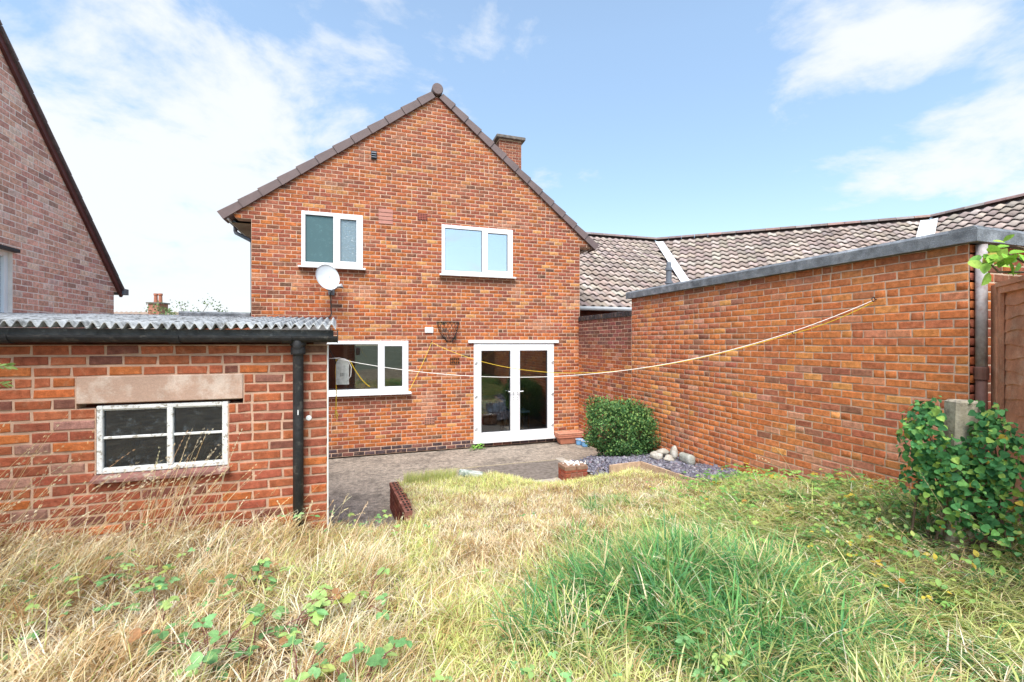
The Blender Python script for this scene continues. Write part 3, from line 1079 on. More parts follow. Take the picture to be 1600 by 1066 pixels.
# ------------------------------------------------------------------ things seen through the doors and window
ch_ = thing('dining_chair', (3.45, HY + .9, .14), 'dark wooden chair indoors behind the right French door', 'chair')
for dx in (-.2, .2):
    for dy in (-.2, .2):
        MB().tube([(3.45 + dx, HY + .9 + dy, .14), (3.45 + dx, HY + .9 + dy, .58)], [.018, .022], 8).build('leg', M_WOOD_DARK, ch_)
MB().cbox(3.22, 3.68, HY + .67, HY + 1.13, .58, .62, .008).build('seat', M_CLOTH, ch_)
for dx in (-.2, -.1, 0, .1, .2):
    MB().tube([(3.45 + dx, HY + 1.1, .62), (3.45 + dx, HY + 1.14, 1.08)], .012, 6).build('back_spindle', M_WOOD_DARK, ch_)
MB().cbox(3.21, 3.69, HY + 1.12, HY + 1.15, 1.05, 1.14, .006).build('top_rail', M_WOOD_DARK, ch_)
tb = thing('dining_table', (2.55, HY + 1.4, .14), 'dark table with a grey blue cloth behind the left French door', 'table')
MB().cbox(2.1, 3.1, HY + .8, HY + 1.9, .84, .88, .006).build('table_top', M_WOOD_DARK, tb)
for dx in (2.15, 3.05):
    for dy in (.85, 1.85):
        MB().cbox(dx - .03, dx + .03, HY + dy - .03, HY + dy + .03, .14, .84, .006).build('leg', M_WOOD_DARK, tb)
m = MB()
nxx = 24
for side in (0,):
    pass
Vt = []
Ft = []
for i in range(nxx + 1):
    for k in range(5):
        u = 2.08 + 1.04 * i / nxx
        w_ = .012 * math.sin(i * 1.7)
        Vt.append((u, HY + (.79 - w_ if k < 3 else .79 + (k - 2) * .5), (.62 + .13 * k if k < 2 else .885)))
for i in range(nxx):
    for k in range(4):
        a = i * 5 + k
        Ft.append((a, a + 5, a + 6, a + 1))
MB().add(Vt, Ft).build('table_cloth', M_CLOTH, tb)
pp = thing('potted_plant', (-.02, HY + .32, 1.30), 'small spiky green plant standing inside the kitchen window', 'plant')
MB().lathe([(.04, 0), (.055, .09), (.05, .09)], (-.02, HY + .34, 1.30), 12).build('pot', M_TERRA, pp)
m = MB()
for k in range(26):
    q, e = rnd.uniform(0, 6.28), rnd.uniform(.2, 1.3)
    d = Vector((math.cos(q) * math.cos(e), math.sin(q) * math.cos(e) * .5, math.sin(e)))
    p = Vector((-.02, HY + .34, 1.38))
    s = d.cross(Vector((0, 0, 1))).normalized() * .008
    L_ = rnd.uniform(.12, .24)
    a, b, c = p, p + d * L_ * .55, p + d * L_ - Vector((0, 0, L_ * .3))
    m.add([a - s, a + s, b + s, b - s, c], [(0, 1, 2, 3), (3, 2, 4)])
m.build('leaf', mat('houseplant_leaf', (.10, .26, .08), .5, .2, 20, 0, 20), pp)
MB().cbox(-.7, .75, HY + .235, HY + .50, 1.25, 1.295, .004).build('window_board', M_WHITE, house)

# ------------------------------------------------------------------ brick shed on the left
SY = 3.92
shed = thing('brick_shed', (-1.6, SY, .6), 'low red brick shed with corrugated roof and small white window', 'shed')
SX0, SX1, SZ0 = -3.4, -.287, .40
SW = (-1.801, -.990, 1.290, 1.774)
LT = (-1.912, -.888, 1.794, 1.978)


def shed_spans(zb, zt):
    zm = (zb + zt) / 2
    for x0, x1, a, b in ((SW[0], SW[1], 1.262, LT[2]), (LT[0], LT[1], LT[2], LT[3] + .01)):
        if a < zm < b:
            return [(SX0, SX0, x0, x0), (x1, x1, SX1, SX1)]
    return [(SX0, SX0, SX1, SX1)]


def shed_tone(u, z, r_):
    g = fl(fbm(u * 1.1, z * 1.6, 21))
    low = max(0.0, 1 - (z - .6) / .8)
    left = max(0.0, min(1.0, (-.9 - u) / 1.2))
    c = pick(r_, [(4.2, (.37, .112, .055)), (1.0, (.45, .135, .046)), (3.0, (.315, .092, .054)), (.6 + 2.4 * low * left, (.21, .085, .062)), (.12, DARK), (.10 + .5 * left, (.33, .175, .135)), (.04, (.22, .14, .075))])
    return c if g < .62 else blend(c, (.26, .085, .055), .4)


lay(shed, (0, SY, 0), 0, SZ0 + .007, 24, shed_spans, shed_tone, M_MORTAR_SHED, vis=lambda px, py: py < 840, seed=9, L=.205, joint=.018, proud=.006, wob=1.7, thick=.12)
MB().cbox(LT[0], LT[1], SY - .010, SY + .1, LT[2] - .002, LT[3] + .006, .006).build('lintel', M_LINTEL, shed)
# skewed side and rear walls
dx = lambda y: SX1 - .082 * (y - SY)
lay(shed, (SX1 - .006, SY + .012, 0), math.pi / 2 + math.atan(.082), .332, 26, lambda a, b: [(.11, .11, 1.78, 1.78)], shed_tone, M_MORTAR_SHED, nmax=0, seed=19, L=.205, joint=.016, proud=.004, thick=.1, wob=1.5, wall_name='side_wall')
MB().box(SX0, dx(5.7) - .1, 5.6, 5.7, .3, 2.36).build('back_wall', _M['brick_side'], shed)
MB().box(SX0, SX1 - .1, SY + .121, 5.6, .36, .40).build('shed_floor', M_CONC_DARK, shed)
# white plaster arris on the corner
MB().tube([(SX1 + .003, SY + .004, .5), (SX1 + .002, SY + .004, 2.2)], .006, 6).build('corner_render', M_WHITE, shed)

# window: two casements with a glazing bar each
x0, x1, z0, z1 = SW
f = MB()
f.cbox(x0, x0 + .035, SY + .002, SY + .06, z0, z1)
f.cbox(x1 - .040, x1, SY + .002, SY + .06, z0, z1)
f.cbox(x0 + .035, x1 - .04, SY + .003, SY + .06, z1 - .028, z1)
f.cbox(x0 + .035, x1 - .04, SY + .003, SY + .06, z0, z0 + .032)
sw = f.build('window', M_OLDWHITE, shed)
xm = x0 + .435
MB().cbox(xm - .016, xm + .022, SY + .000, SY + .058, z0 + .032, z1 - .028).build('mullion', M_OLDWHITE, sw)
for a, b in ((x0 + .035, xm - .016), (xm + .022, x1 - .04)):
    zm = (z0 + z1) / 2 + .012
    MB().cbox(a, b, SY + .012, SY + .04, zm - .010, zm + .008, .003).build('glazing_bar', M_OLDWHITE, sw)
    for q0, q1 in ((z0 + .032, zm - .010), (zm + .008, z1 - .028)):
        MB().box(a + .001, b - .001, SY + .026, SY + .030, q0 + .001, q1 - .001).build('pane', M_GLASS_OLD, sw)
    c = MB()
    for (p, q) in (((a, z0 + .032), (b, z0 + .040)), ((a, z1 - .036), (b, z1 - .028))):
        c.box(p[0], q[0], SY + .016, SY + .032, p[1], q[1])
    c.build('putty', M_OLDWHITE, sw)
m = MB()
m.prism([(SY - .055, z0 - .050), (SY - .055, z0 - .030), (SY + .002, z0 - .004), (SY + .06, z0 - .004), (SY + .06, z0 - .050)], x0 - .012, x1 + .012, 'x')
m.build('sill', mat('sill_red_brown', (.25, .12, .10), .9, .3, 12, .5, 50, second=((.36, .30, .24), 14, .52, .64)), sw)

# roof sheets, fascia board, gutter, downpipe
m = MB()
RY0, RY1, RZ0, RZ1 = 3.80, 5.78, 2.345, 2.50
pitch, amp, th = .066, .021, .009


def sheet(xa, xb, lift):
    V_, F_ = [], []
    n_ = int(round((xb - xa) / pitch * 12))
    rows = 5
    for r_i in range(rows):
        t = r_i / (rows - 1)
        y, z = RY0 + (RY1 - RY0) * t, RZ0 + (RZ1 - RZ0) * t
        for i in range(n_ + 1):
            x = xa + (xb - xa) * i / n_
            xs = x - .055 * (y - RY0)
            V_.append((xs, y + .004 * math.sin(x * 9), z + lift + amp * math.sin(2 * math.pi * x / pitch)))
    nb_ = len(V_)
    V_ += [(x, y, z - th) for x, y, z in V_]
    for r_i in range(rows - 1):
        for i in range(n_):
            a = r_i * (n_ + 1) + i
            F_.append((a, a + 1, a + n_ + 2, a + n_ + 1))
            F_.append((a + nb_, a + n_ + 1 + nb_, a + n_ + 2 + nb_, a + 1 + nb_))
    for i in range(n_):
        F_.append((i, i + nb_, i + 1 + nb_, i + 1))
        a = (rows - 1) * (n_ + 1) + i
        F_.append((a, a + 1, a + 1 + nb_, a + nb_))
    for r_i in range(rows - 1):
        a, b = r_i * (n_ + 1), (r_i + 1) * (n_ + 1)
        F_.append((a, b, b + nb_, a + nb_))
        F_.append((a + n_, a + n_ + nb_, b + n_ + nb_, b + n_))
    MB().add(V_, F_).build('roof_sheet', M_SHEET, shed, smooth=True)


xs_ = [-3.45, -2.53, -1.74, -.95, -.215]
for k in range(4):
    sheet(xs_[k] - (pitch if k else 0), xs_[k + 1], .006 * (k % 2))
MB().box(SX0, -.24, SY - .045, SY - .012, 2.235, 2.322).build('fascia', mat('fascia_grey_timber', (.13, .125, .12), .9, .35, 9, .5, 50, second=((.34, .33, .31), 12, .56, .70)), shed)
m = MB()
gy0, gz0, gr = SY - .100, 2.274, .050
gp = [(gy0 + gr * math.cos(t), gz0 + gr * math.sin(t)) for t in np.linspace(math.pi, 2 * math.pi, 11)] + [(gy0 + (gr - .007) * math.cos(t), gz0 + (gr - .007) * math.sin(t)) for t in np.linspace(2 * math.pi, math.pi, 11)]
gut = m.prism([(a, b) for a, b in gp], SX0, -.205, 'x').build('gutter', M_IRON, shed)
for gx_ in (-2.27, -1.33, -.60):
    cp = [(gy0 + (gr + .008) * math.cos(t), gz0 + (gr + .008) * math.sin(t)) for t in np.linspace(math.pi, 2 * math.pi, 11)] + [(gy0 + (gr + .0006) * math.cos(t), gz0 + (gr + .0006) * math.sin(t)) for t in np.linspace(2 * math.pi, math.pi, 11)]
    MB().prism(cp, gx_, gx_ + .07, 'x').build('joint_collar', M_IRON, gut)
MB().lathe([(.004, 0), (.056, 0), (.056, .003)], (0, 0, 0), 14).xf(Matrix.Translation((-.206, gy0, gz0)) @ Matrix.Rotation(R(90), 4, 'Y')).build('stop_end', M_IRON, gut)
px_ = -.495
dp = MB().tube([(px_, gy0, 2.245), (px_, gy0 + .01, 2.19), (px_, SY - .065, 2.14), (px_, SY - .06, 1.6), (px_, SY - .06, .55)], .0385, 14).build('downpipe', M_IRON, shed, smooth=True)
MB().lathe([(.050, 0), (.054, .01), (.054, .045), (.047, .06), (.06, .075), (.06, .10)], (px_, SY - .066, 2.13), 14).build('socket', M_IRON, dp)
MB().cbox(px_ + .0, px_ + .007, SY - .1005, SY - .098, 1.66, 1.70, .001).build('paint_fleck', M_WHITE, dp)
MB().lathe([(.022, 0), (.020, .002), (.0, .004)], (0, 0, 0), 9).xf(Matrix.Translation((-.425, SY - .007, 1.62)) @ Matrix.Rotation(R(90), 4, 'X')).build('paint_fleck', M_WHITE, shed)

# ------------------------------------------------------------------ garage with the long brick wall on the right
GXX, GYN, GYF = 4.60, 2.265, 7.04
gar = thing('brick_garage', (GXX + 1, 4.6, .4), 'long orange brick garage wall with a grey felt roof edge', 'garage')


def gar_tone(u, z, r_):
    y = -u
    near = max(0.0, 1 - (y - GYN) / .55)
    low = max(0.0, 1 - (z - .5) / .9)
    g = fl(fbm(y * .8, z * 1.2, 33))
    t = [(3.4, (.57, .205, .080)), (2.6, (.50, .168, .072)), (2.0, (.42, .148, .090)), (.35, (.33, .145, .092)), (.9 + 3.2 * near, (.66, .30, .105)), (.7 + 8.0 * low * max(0, 1 - (y - GYN) / 3.0), PINK)]
    c = pick(r_, t)
    if g > .56:
        c = blend(c, (.60, .185, .058), .4)
    elif g < .40:
        c = blend(c, (.45, .13, .07), .4)
    soot = (z - 2.72) / .3 + .5 * (fl(fbm(y * 2.2, z * 3, 44)) - .5)
    if soot > 0:                                              # grime washed down from the felt edge
        c = blend(c, (.22, .10, .07), min(.5, soot * .5))
    return c


def gar_spans(zb, zt):
    return [(-GYF, -GYF, -GYN, -GYN)]


lay(gar, (GXX, 0, 0), -math.pi / 2, .165, 38, gar_spans, gar_tone, M_MORTAR_GREY, vis=lambda px, py: not (px > 1425 and py > 625) and py < 760, seed=13, wob=1.4, L=.205, joint=.0125, proud=.0045, thick=.2)
# front end of the garage, above the fence
lay(gar, (0, GYN, 0), 0, .165, 38, lambda a, b: [(GXX + .002, GXX + .002, 8.2, 8.2)], lambda u, z, r_: pick(r_, [(3, DEEP), (3, RED), (1, BROWN), (1, ORANGE)]), M_MORTAR_GREY,
    vis=lambda px, py: px > 1535 and py < 440, nmax=60, seed=14, L=.205, joint=.0125, proud=.0045, thick=.2, wall_name='end_wall')
MB().box(GXX + .2, 8.2, GYF - .2, GYF, .1, 3.0).build('far_wall', _M['brick_side'], gar)
MB().box(8.0, 8.2, GYN + .2, GYF - .2, .1, 3.0).build('rear_wall', _M['brick_side'], gar)
MB().box(GXX + .05, 8.2, GYN + .05, GYF - .05, 3.016, 3.10).build('flat_roof', M_FELT, gar)
# felt-wrapped edge in lengths
ys = [GYN - .075, 3.35, 4.45, 5.6, 6.5, GYF + .10]
for k in range(5):
    a, b = ys[k] + (.002 if k else 0), ys[k + 1] - .002
    lap = .003 * (k % 2)
    MB().prism([(GXX - .062 - lap, 3.018), (GXX - .066 - lap, 3.115), (GXX - .045, 3.140 + lap), (GXX + .16, 3.132), (GXX + .16, 3.018)], a, b).build('felt_edge', M_FELT, gar)
MB().prism([(GYN - .078, 3.019), (GYN - .081, 3.117), (GYN - .06, 3.143), (GYN + .1, 3.136), (GYN + .1, 3.019)], GXX - .064, 8.2, 'x').build('felt_edge', M_FELT, gar)
p = MB().tube([(GXX + .062, GYN - .045, 1.98), (GXX + .062, GYN - .045, 3.0)], .036, 12).build('downpipe', mat('pipe_greyed', (.36, .33, .33), .7, .3, 16, .2, 50, second=((.22, .13, .11), 10, .5, .7)), gar, smooth=True)
p['label'] = 'greyed upper length of downpipe at the garage corner'
p2 = MB().tube([(GXX + .062, GYN - .045, .7), (GXX + .062, GYN - .045, 1.979)], .036, 12).build('downpipe', mat('pipe_brown', (.17, .085, .065), .6, .25, 14, .2, 50), gar, smooth=True)
MB().lathe([(.044, 0), (.045, .09), (.04, .10)], (GXX + .062, GYN - .045, 1.93), 12).build('socket', _M['pipe_brown'], p2)

# lower wall between garage and house
gw = thing('garden_wall', (GXX + .1, 8.1, 0), 'sooty lower brick wall with brick-on-edge top between garage and house', 'wall')


def gw_tone(u, z, r_):
    y = -u
    soot = max(0.0, min(1.0, (z - 1.75 + .25 * fl(fbm(y * 2, z * 2, 8)) - .1) / .6))
    c = pick(r_, [(3, DEEP), (2.5, ORANGE), (3, RED), (1, BROWN), (.7, PINK), (.5, TAN)])
    return blend(c, pick(r_, [(2, (.13, .065, .06)), (1, (.24, .09, .08)), (1, (.17, .07, .06))]), min(.85, soot))


lay(gw, (GXX, 0, 0), -math.pi / 2, .0, 36, lambda a, b: [(-HY + .012, -HY + .012, -GYF - .002, -GYF - .002)], gw_tone, M_MORTAR_GREY,
    vis=lambda px, py: not (py > 632 and px > 915), seed=17, L=.205, joint=.012, proud=.0045, thick=.22)
n_ = 30
for k in range(n_):
    y0 = GYF + .004 + (HY - GYF - .03) * k / n_
    y1 = GYF + .004 + (HY - GYF - .03) * (k + 1) / n_ - .009
    o = MB().cbox(GXX - .02 + rnd.uniform(-.003, .003), GXX + .23, y0, y1, 2.702, 2.80 + rnd.uniform(-.004, .004), .005).build('coping_brick', M_BRICK_OBJ, gw)
    o.color = (*pick(rnd, [(2, (.055, .048, .05)), (1, (.085, .065, .06))]), 1)
MB().box(GXX - .01, GXX + .22, GYF + .002, HY - .012, 2.70, 2.782).build('coping_mortar', mat('soot_mortar', (.10, .09, .085), .95, .3, 10, .4, 60), gw)

# ------------------------------------------------------------------ curved terrace behind: three tiled roof slopes with valleys
ter = thing('terrace', (11, 12, 0), 'low terrace behind with pinkish brown pantiled roof stepping round a bend', 'terrace')
RP = [Vector((4.75, 14.05)), Vector((10.14, 13.95)), Vector((16.15, 8.85)), Vector((16.0, 1.0))]
RZ, EZ, RUN = 5.94, 3.08, 4.1
TW, TG = .245, .30


def off_line(p, q, d):
    t = (q - p).normalized()
    n = Vector((t.y, -t.x))        # to the right of travel: towards us
    return p + n * d, q + n * d, t, n


def isect(p, t, q, s):
    den = t.x * s.y - t.y * s.x
    k = ((q.x - p.x) * s.y - (q.y - p.y) * s.x) / den
    return p + t * k


lines = [off_line(RP[i], RP[i + 1], RUN) for i in range(3)]
EP = [lines[0][0], isect(lines[0][0], lines[0][2], lines[1][0], lines[1][2]), isect(lines[1][0], lines[1][2], lines[2][0], lines[2][2]), lines[2][1]]


def tile_geo():
    """one pantile: S-shaped roll across, laid up the slope; local x across, y up the slope, z out"""
    V_, F_ = [], []
    n = 6
    prof = [(-.5 * TW + TW * i / n * 1.06, .030 * math.sin(2 * math.pi * i / n) + .012) for i in range(n + 1)]
    for y, lift in ((-.03, .052), (TG, .0)):
        for x, z in prof:
            V_.append((x, y, z + lift))
    for x, z in prof:
        V_.append((x, -.03, z + .036))
    for i in range(n):
        F_.append((i, i + 1, n + 2 + i, n + 1 + i))
        F_.append((2 * n + 2 + i, 2 * n + 3 + i, i + 1, i))
    return V_, F_


TV, TF = tile_geo()
tile_me = bpy.data.meshes.new('roof_tile')
tile_me.from_pydata(TV, [], TF)
tile_me.materials.append(M_TILE_OBJ)
tile_me.polygons.foreach_set('use_smooth', [f[0] < 7 for f in TF])
TVn = np.array(TV)
slope_len = math.hypot(RUN, RZ - EZ)
tiles = []
for i in range(3):
    p, q, t, n = RP[i], RP[i + 1], lines[i][2], lines[i][3]
    e0, e1 = EP[i], EP[i + 1]
    up3 = Vector((-n.x * RUN, -n.y * RUN, RZ - EZ)).normalized()
    t3 = Vector((t.x, t.y, 0))
    out = t3.cross(up3).normalized()
    # sheet under the tiles
    MB().add([(e0.x, e0.y, EZ), (e1.x, e1.y, EZ), (q.x, q.y, RZ), (p.x, p.y, RZ)], [(0, 1, 2, 3)]).build('roof_underlay', M_ROOF, ter)
    MB().add([(p.x, p.y, RZ), (q.x, q.y, RZ), (q.x - n.x * 4, q.y - n.y * 4, EZ), (p.x - n.x * 4, p.y - n.y * 4, EZ)], [(0, 1, 2, 3)]).build('rear_slope', M_ROOF, ter)
    rows = int(slope_len / TG)
    for r_i in range(rows):
        s = (r_i + .0) * TG
        f_ = (s + TG / 2) / slope_len
        a = (e0 - e0).dot(t)
        lo = (p - e0).dot(t) * f_
        hi = (e1 - e0).dot(t) * (1 - f_) + (q - e0).dot(t) * f_
        k0 = math.ceil((lo + (.20 if i else -.02)) / TW)
        k1 = math.floor((hi - (.20 if i < 2 else -.02)) / TW)
        for k in range(k0, k1 + 1):
            c = Vector((e0.x, e0.y, EZ)) + t3 * (k * TW) + up3 * s + out * .02
            tiles.append((c, t3, up3, out))
    # ridge tiles
    L_ = (q - p).length
    nr = int(L_ / .42)
    for k in range(nr):
        a, b = p + t * (L_ * k / nr), p + t * (L_ * (k + 1) / nr - .012)
        prof = [(.16 * math.cos(u), .10 * math.sin(u)) for u in np.linspace(0, math.pi, 7)]
        V_ = [(a.x + n.x * w_, a.y + n.y * w_, RZ + .02 + z) for w_, z in prof] + [(b.x + n.x * w_, b.y + n.y * w_, RZ + .02 + z) for w_, z in prof]
        o = MB().add(V_, [(j, j + 1, j + 8, j + 7) for j in range(6)] + [tuple(range(7)), tuple(range(13, 6, -1))]).build('ridge_tile', M_TILE_OBJ, ter)
        o.color = (*pick(rnd, [(2, (.20, .15, .14)), (1, (.26, .17, .15)), (1, (.24, .21, .20))]), 1)
    # wall below
    w0, w1 = e0 - n * .35, e1 - n * .35
    MB().add([(w0.x, w0.y, 0), (w1.x, w1.y, 0), (w1.x, w1.y, EZ), (w0.x, w0.y, EZ)], [(0, 1, 2, 3)]).build('wall', mat('terrace_brick_dark', (.16, .055, .04), .92, .3, 8, .4, 60), ter)
    MB().tube([(e0.x + n.x * .05, e0.y + n.y * .05, EZ - .02), (e1.x + n.x * .05, e1.y + n.y * .05, EZ - .02)], .055, 10).build('gutter', mat('gutter_pale', (.40, .41, .42), .5, .1, 5, .05, 30), ter)


def tproj(c):
    zc = c.x * math.sin(YAW) + c.y * math.cos(YAW)
    px = 800 + 700 * (c.x * math.cos(YAW) - c.y * math.sin(YAW)) / zc
    py = 535 - 700 * (c.z - CAM_H) / zc
    return px, py, zc


def tile_seen(px, py):
    if px > 1620 or px < 912:
        return False
    edge = 458 - (px - 980) * (458 - 362) / (1513 - 980) if px > 980 else 470
    if px > 1513:
        edge = 362 + (px - 1513) * .19
    return py < edge - 3


sc_t = []
for i, (c, t3, up3, out) in enumerate(tiles):
    px, py, zc = tproj(c + up3 * .15)
    sc_t.append((zc if tile_seen(px, py) else 1e6, i))
sc_t.sort()
single = set(i for z, i in sc_t[:300] if z < 1e5)
V_, Q_, C_ = [], [], []
tb_ = wloc(ter)
TPAL = [(3, (.33, .265, .23)), (3, (.38, .31, .27)), (2, (.28, .225, .20)), (1, (.42, .36, .32))]
for i, (c, t3, up3, out) in enumerate(tiles):
    rgb = pick(rnd, TPAL)
    if i in single:
        o = bpy.data.objects.new('roof_tile', tile_me)
        mw = Matrix((t3, up3, out)).transposed()
        o.rotation_euler = mw.to_euler()
        o.location = c - tb_ + out * rnd.uniform(-.003, .003)
        o.color = (*rgb, 1)
        link(o, ter)
    else:
        k = len(V_) * len(TV)
        V_.append(np.array(c) + TVn[:, :1] * np.array(t3) + TVn[:, 1:2] * np.array(up3) + TVn[:, 2:] * np.array(out))
        Q_.append(np.array(TF) + k)
        C_.append(np.tile(rgb, (len(TV), 1)))
o = np_mesh('roof_tiling', np.concatenate(V_), quads=np.concatenate(Q_), colr=np.concatenate(C_), m=M_TILE_ATT, parent=ter)
o['kind'] = 'stuff'
for i in (1, 2):                               # pale valley linings where two slopes meet
    a, b = Vector((RP[i].x, RP[i].y, RZ)), Vector((EP[i].x, EP[i].y, EZ))
    m = MB()
    for j, sg in ((i - 1, -1), (i, 1)):
        t = lines[j][2]
        n = lines[j][3]
        t3 = Vector((t.x, t.y, 0)) * sg
        up3 = Vector((-n.x * RUN, -n.y * RUN, RZ - EZ)).normalized()
        out = Vector((t.x, t.y, 0)).cross(up3).normalized() * .105
        w_ = .17 if i == 1 else .24
        q = [a + out - (a - b).normalized() * .35, b + out, b + t3 * w_ + out, a + t3 * w_ + out - (a - b).normalized() * .35]
        m.add(q, [(0, 1, 2, 3)])
    m.build('valley_lining', M_LEAD, ter)
vp = MB().lathe([(.075, -1.0), (.075, .26), (.105, .27), (.105, .33), (.075, .335), (.075, .62), (.10, .63), (.10, .70), (.07, .71), (.06, .84), (.05, .86)], (7.9, 10.3, 3.56), 14).build('vent_pipe', M_GREYPIPE, ter)
MB().lathe([(.16, 0), (.13, .09), (.08, .11)], (7.9, 10.3, 3.60), 12).build('pipe_collar', M_GREYPIPE, vp)

# ------------------------------------------------------------------ neighbour house on the left
LX = -4.0
LYF = 9.23
nb_h = thing('neighbour_house', (LX, 7, 0), 'pinkish brick gable wall of the house next door with a dark red bargeboard', 'house')
LE, LSL = 3.17, .985
LAPY = 4.6


def nb_spans(zb, zt):
    zm = (zb + zt) / 2
    r_ = lambda z: LYF + .02 - (z - LE) / LSL
    y_lo = LAPY - 4.8
    if zm > LE + .06:
        rb, rt = r_(zb), r_(zt)
    elif zm > LE - .1:
        rb = rt = LYF + .10
    else:
        rb = rt = LYF
    if rb < y_lo + .3:
        return []
    if 2.50 < zm < 3.32:
        return [(y_lo, y_lo, 5.7, 5.7), (6.95, 6.95, rb, rt)]
    return [(y_lo, y_lo, rb, rt)]


def nb_tone(u, z, r_):
    return pick(r_, [(3.2, (.74, .44, .34)), (2.4, (.68, .37, .285)), (1.3, (.56, .31, .25)), (.9, (.80, .57, .46)), (.3, (.44, .27, .22))])


lay(nb_h, (LX, 0, 0), math.pi / 2, .0, 92, nb_spans, nb_tone, mat('mortar_pale_cream', (.88, .78, .70), .95, .12, 6, .4, 120, fine=.1), vis=lambda px, py: py < 498, seed=23, L=.2, joint=.0125, proud=.004, thick=.22)
# bargeboard, tile edge, gutter end
d_ = Vector((0, 1, -LSL)).normalized()
nrm = Vector((0, LSL, 1)).normalized()
top = Vector((LX, LAPY - .8, LE + (LYF + .02 - LAPY + .8) * LSL))
bot = Vector((LX, LYF + .18, LE - .16 * LSL))
for nm, t0, t1, x0_, x1_, m_ in (('bargeboard', -.02, .055, .008, .045, mat('bargeboard_maroon', (.115, .040, .036), .6, .2, 8, .1, 40)), ('verge_edge', .056, .075, -.2, .070, mat('verge_slate', (.13, .10, .10), .85, .3, 14, .3, 50))):
    m = MB()
    q = [top + nrm * t0, bot + nrm * t0, bot + nrm * t1, top + nrm * t1]
    m.add([(LX + x1_, v.y, v.z) for v in q] + [(LX + x0_, v.y, v.z) for v in q], [(0, 1, 2, 3), (4, 7, 6, 5), (0, 4, 5, 1), (1, 5, 6, 2), (2, 6, 7, 3), (3, 7, 4, 0)])
    m.build(nm, m_, nb_h)
MB().add([(LX + .06, top.y + nrm.y * .085, top.z + nrm.z * .085), (LX + .06, bot.y + nrm.y * .085, bot.z + nrm.z * .085), (LX - 7, bot.y + nrm.y * .085, bot.z + nrm.z * .085), (LX - 7, top.y + nrm.y * .085, top.z + nrm.z * .085)],
         [(0, 1, 2, 3)]).build('roof_slope', M_ROOF, nb_h)
nt_ = 22
for k in range(nt_):                       # tile ends along the verge
    a = top.lerp(bot, (k + .02) / nt_) + nrm * .072
    b = top.lerp(bot, (k + 1.0) / nt_) + nrm * .072
    MB().add([(LX + .075, a.y, a.z), (LX + .075, b.y, b.z), (LX + .075, b.y + nrm.y * .028, b.z + nrm.z * .028), (LX + .075, a.y + nrm.y * .02, a.z + nrm.z * .02),
              (LX - .3, a.y, a.z), (LX - .3, b.y, b.z), (LX - .3, b.y + nrm.y * .028, b.z + nrm.z * .028), (LX - .3, a.y + nrm.y * .02, a.z + nrm.z * .02)],
             [(0, 1, 2, 3), (0, 4, 5, 1), (1, 5, 6, 2), (2, 6, 7, 3), (3, 7, 4, 0)]).build('verge_tile', M_ROOF, nb_h)
MB().box(LX - 6, LX + .09, bot.y - .02, bot.y + .10, bot.z + .03, bot.z + .13).build('gutter', M_GREYPIPE, nb_h)
MB().box(LX - 6, LX - .22, LYF - .2, LYF, 0, LE).build('rear_wall', _M['brick_side'], nb_h)
# side window
f = MB()
f.cbox(LX - .10, LX - .04, 5.7, 5.76, 2.5, 3.3)
f.cbox(LX - .10, LX - .04, 6.89, 6.95, 2.5, 3.3)
f.cbox(LX - .10, LX - .04, 5.76, 6.89, 3.24, 3.3)
f.cbox(LX - .10, LX - .04, 5.76, 6.89, 2.5, 2.56)
wn_ = f.build('window', M_UPVC, nb_h)
MB().box(LX - .08, LX - .07, 5.762, 6.888, 2.562, 3.238).build('pane', M_GLASS_SKY, wn_)
MB().cbox(LX - .12, LX + .05, 5.6, 7.0, 3.302, 3.345).build('head_flashing', M_BLACK, wn_)
MB().cbox(LX - .1, LX + .06, 5.65, 6.99, 2.45, 2.498).build('sill', M_UPVC, wn_)

# ------------------------------------------------------------------ flat-roofed porch beside the house
po = thing('flat_roof_porch', (-2.5, 9.9, 0), 'grey felt edge of a flat roof beside the house, behind the shed', 'porch')
MB().box(-3.02, HX0 - .055, 9.45, 11.5, 0, 2.62).build('wall', _M['brick_side'], po)
MB().box(-3.10, HX0 - .05, 9.38, 11.6, 2.60, 2.66).build('fascia', mat('fascia_brown', (.15, .09, .07), .85, .3, 10, .3, 50), po)
for k in range(4):
    a = -3.12 + k * .28
    MB().prism([(9.345, 2.662), (9.34, 2.745), (9.36, 2.775), (9.5, 2.765), (9.5, 2.662)], a, a + .277, 'x').build('felt_edge', M_FELT, po)
MB().box(-3.10, HX0 - .05, 9.5, 11.6, 2.662, 2.74).build('roof', M_FELT, po)
MB().prism([(9.10, 2.40), (9.05, 2.62), (9.165, 2.66), (9.165, 2.40)], -1.93, -.62, 'x').build('lead_flashing', mat('flashing_lead', (.22, .21, .20), .8, .3, 12, .3, 40), house)

# ------------------------------------------------------------------ far house and tree
fh = thing('far_house', (-22, 28, 0), 'distant tiled roof with a twin-pot brick chimney', 'house')


def P3(px, py, zc):
    u, v = (px - 800) / 700, (535 - py) / 700
    s, c = math.sin(YAW), math.cos(YAW)
    return Vector((zc * (u * c + s), zc * (c - u * s), CAM_H + zc * v))


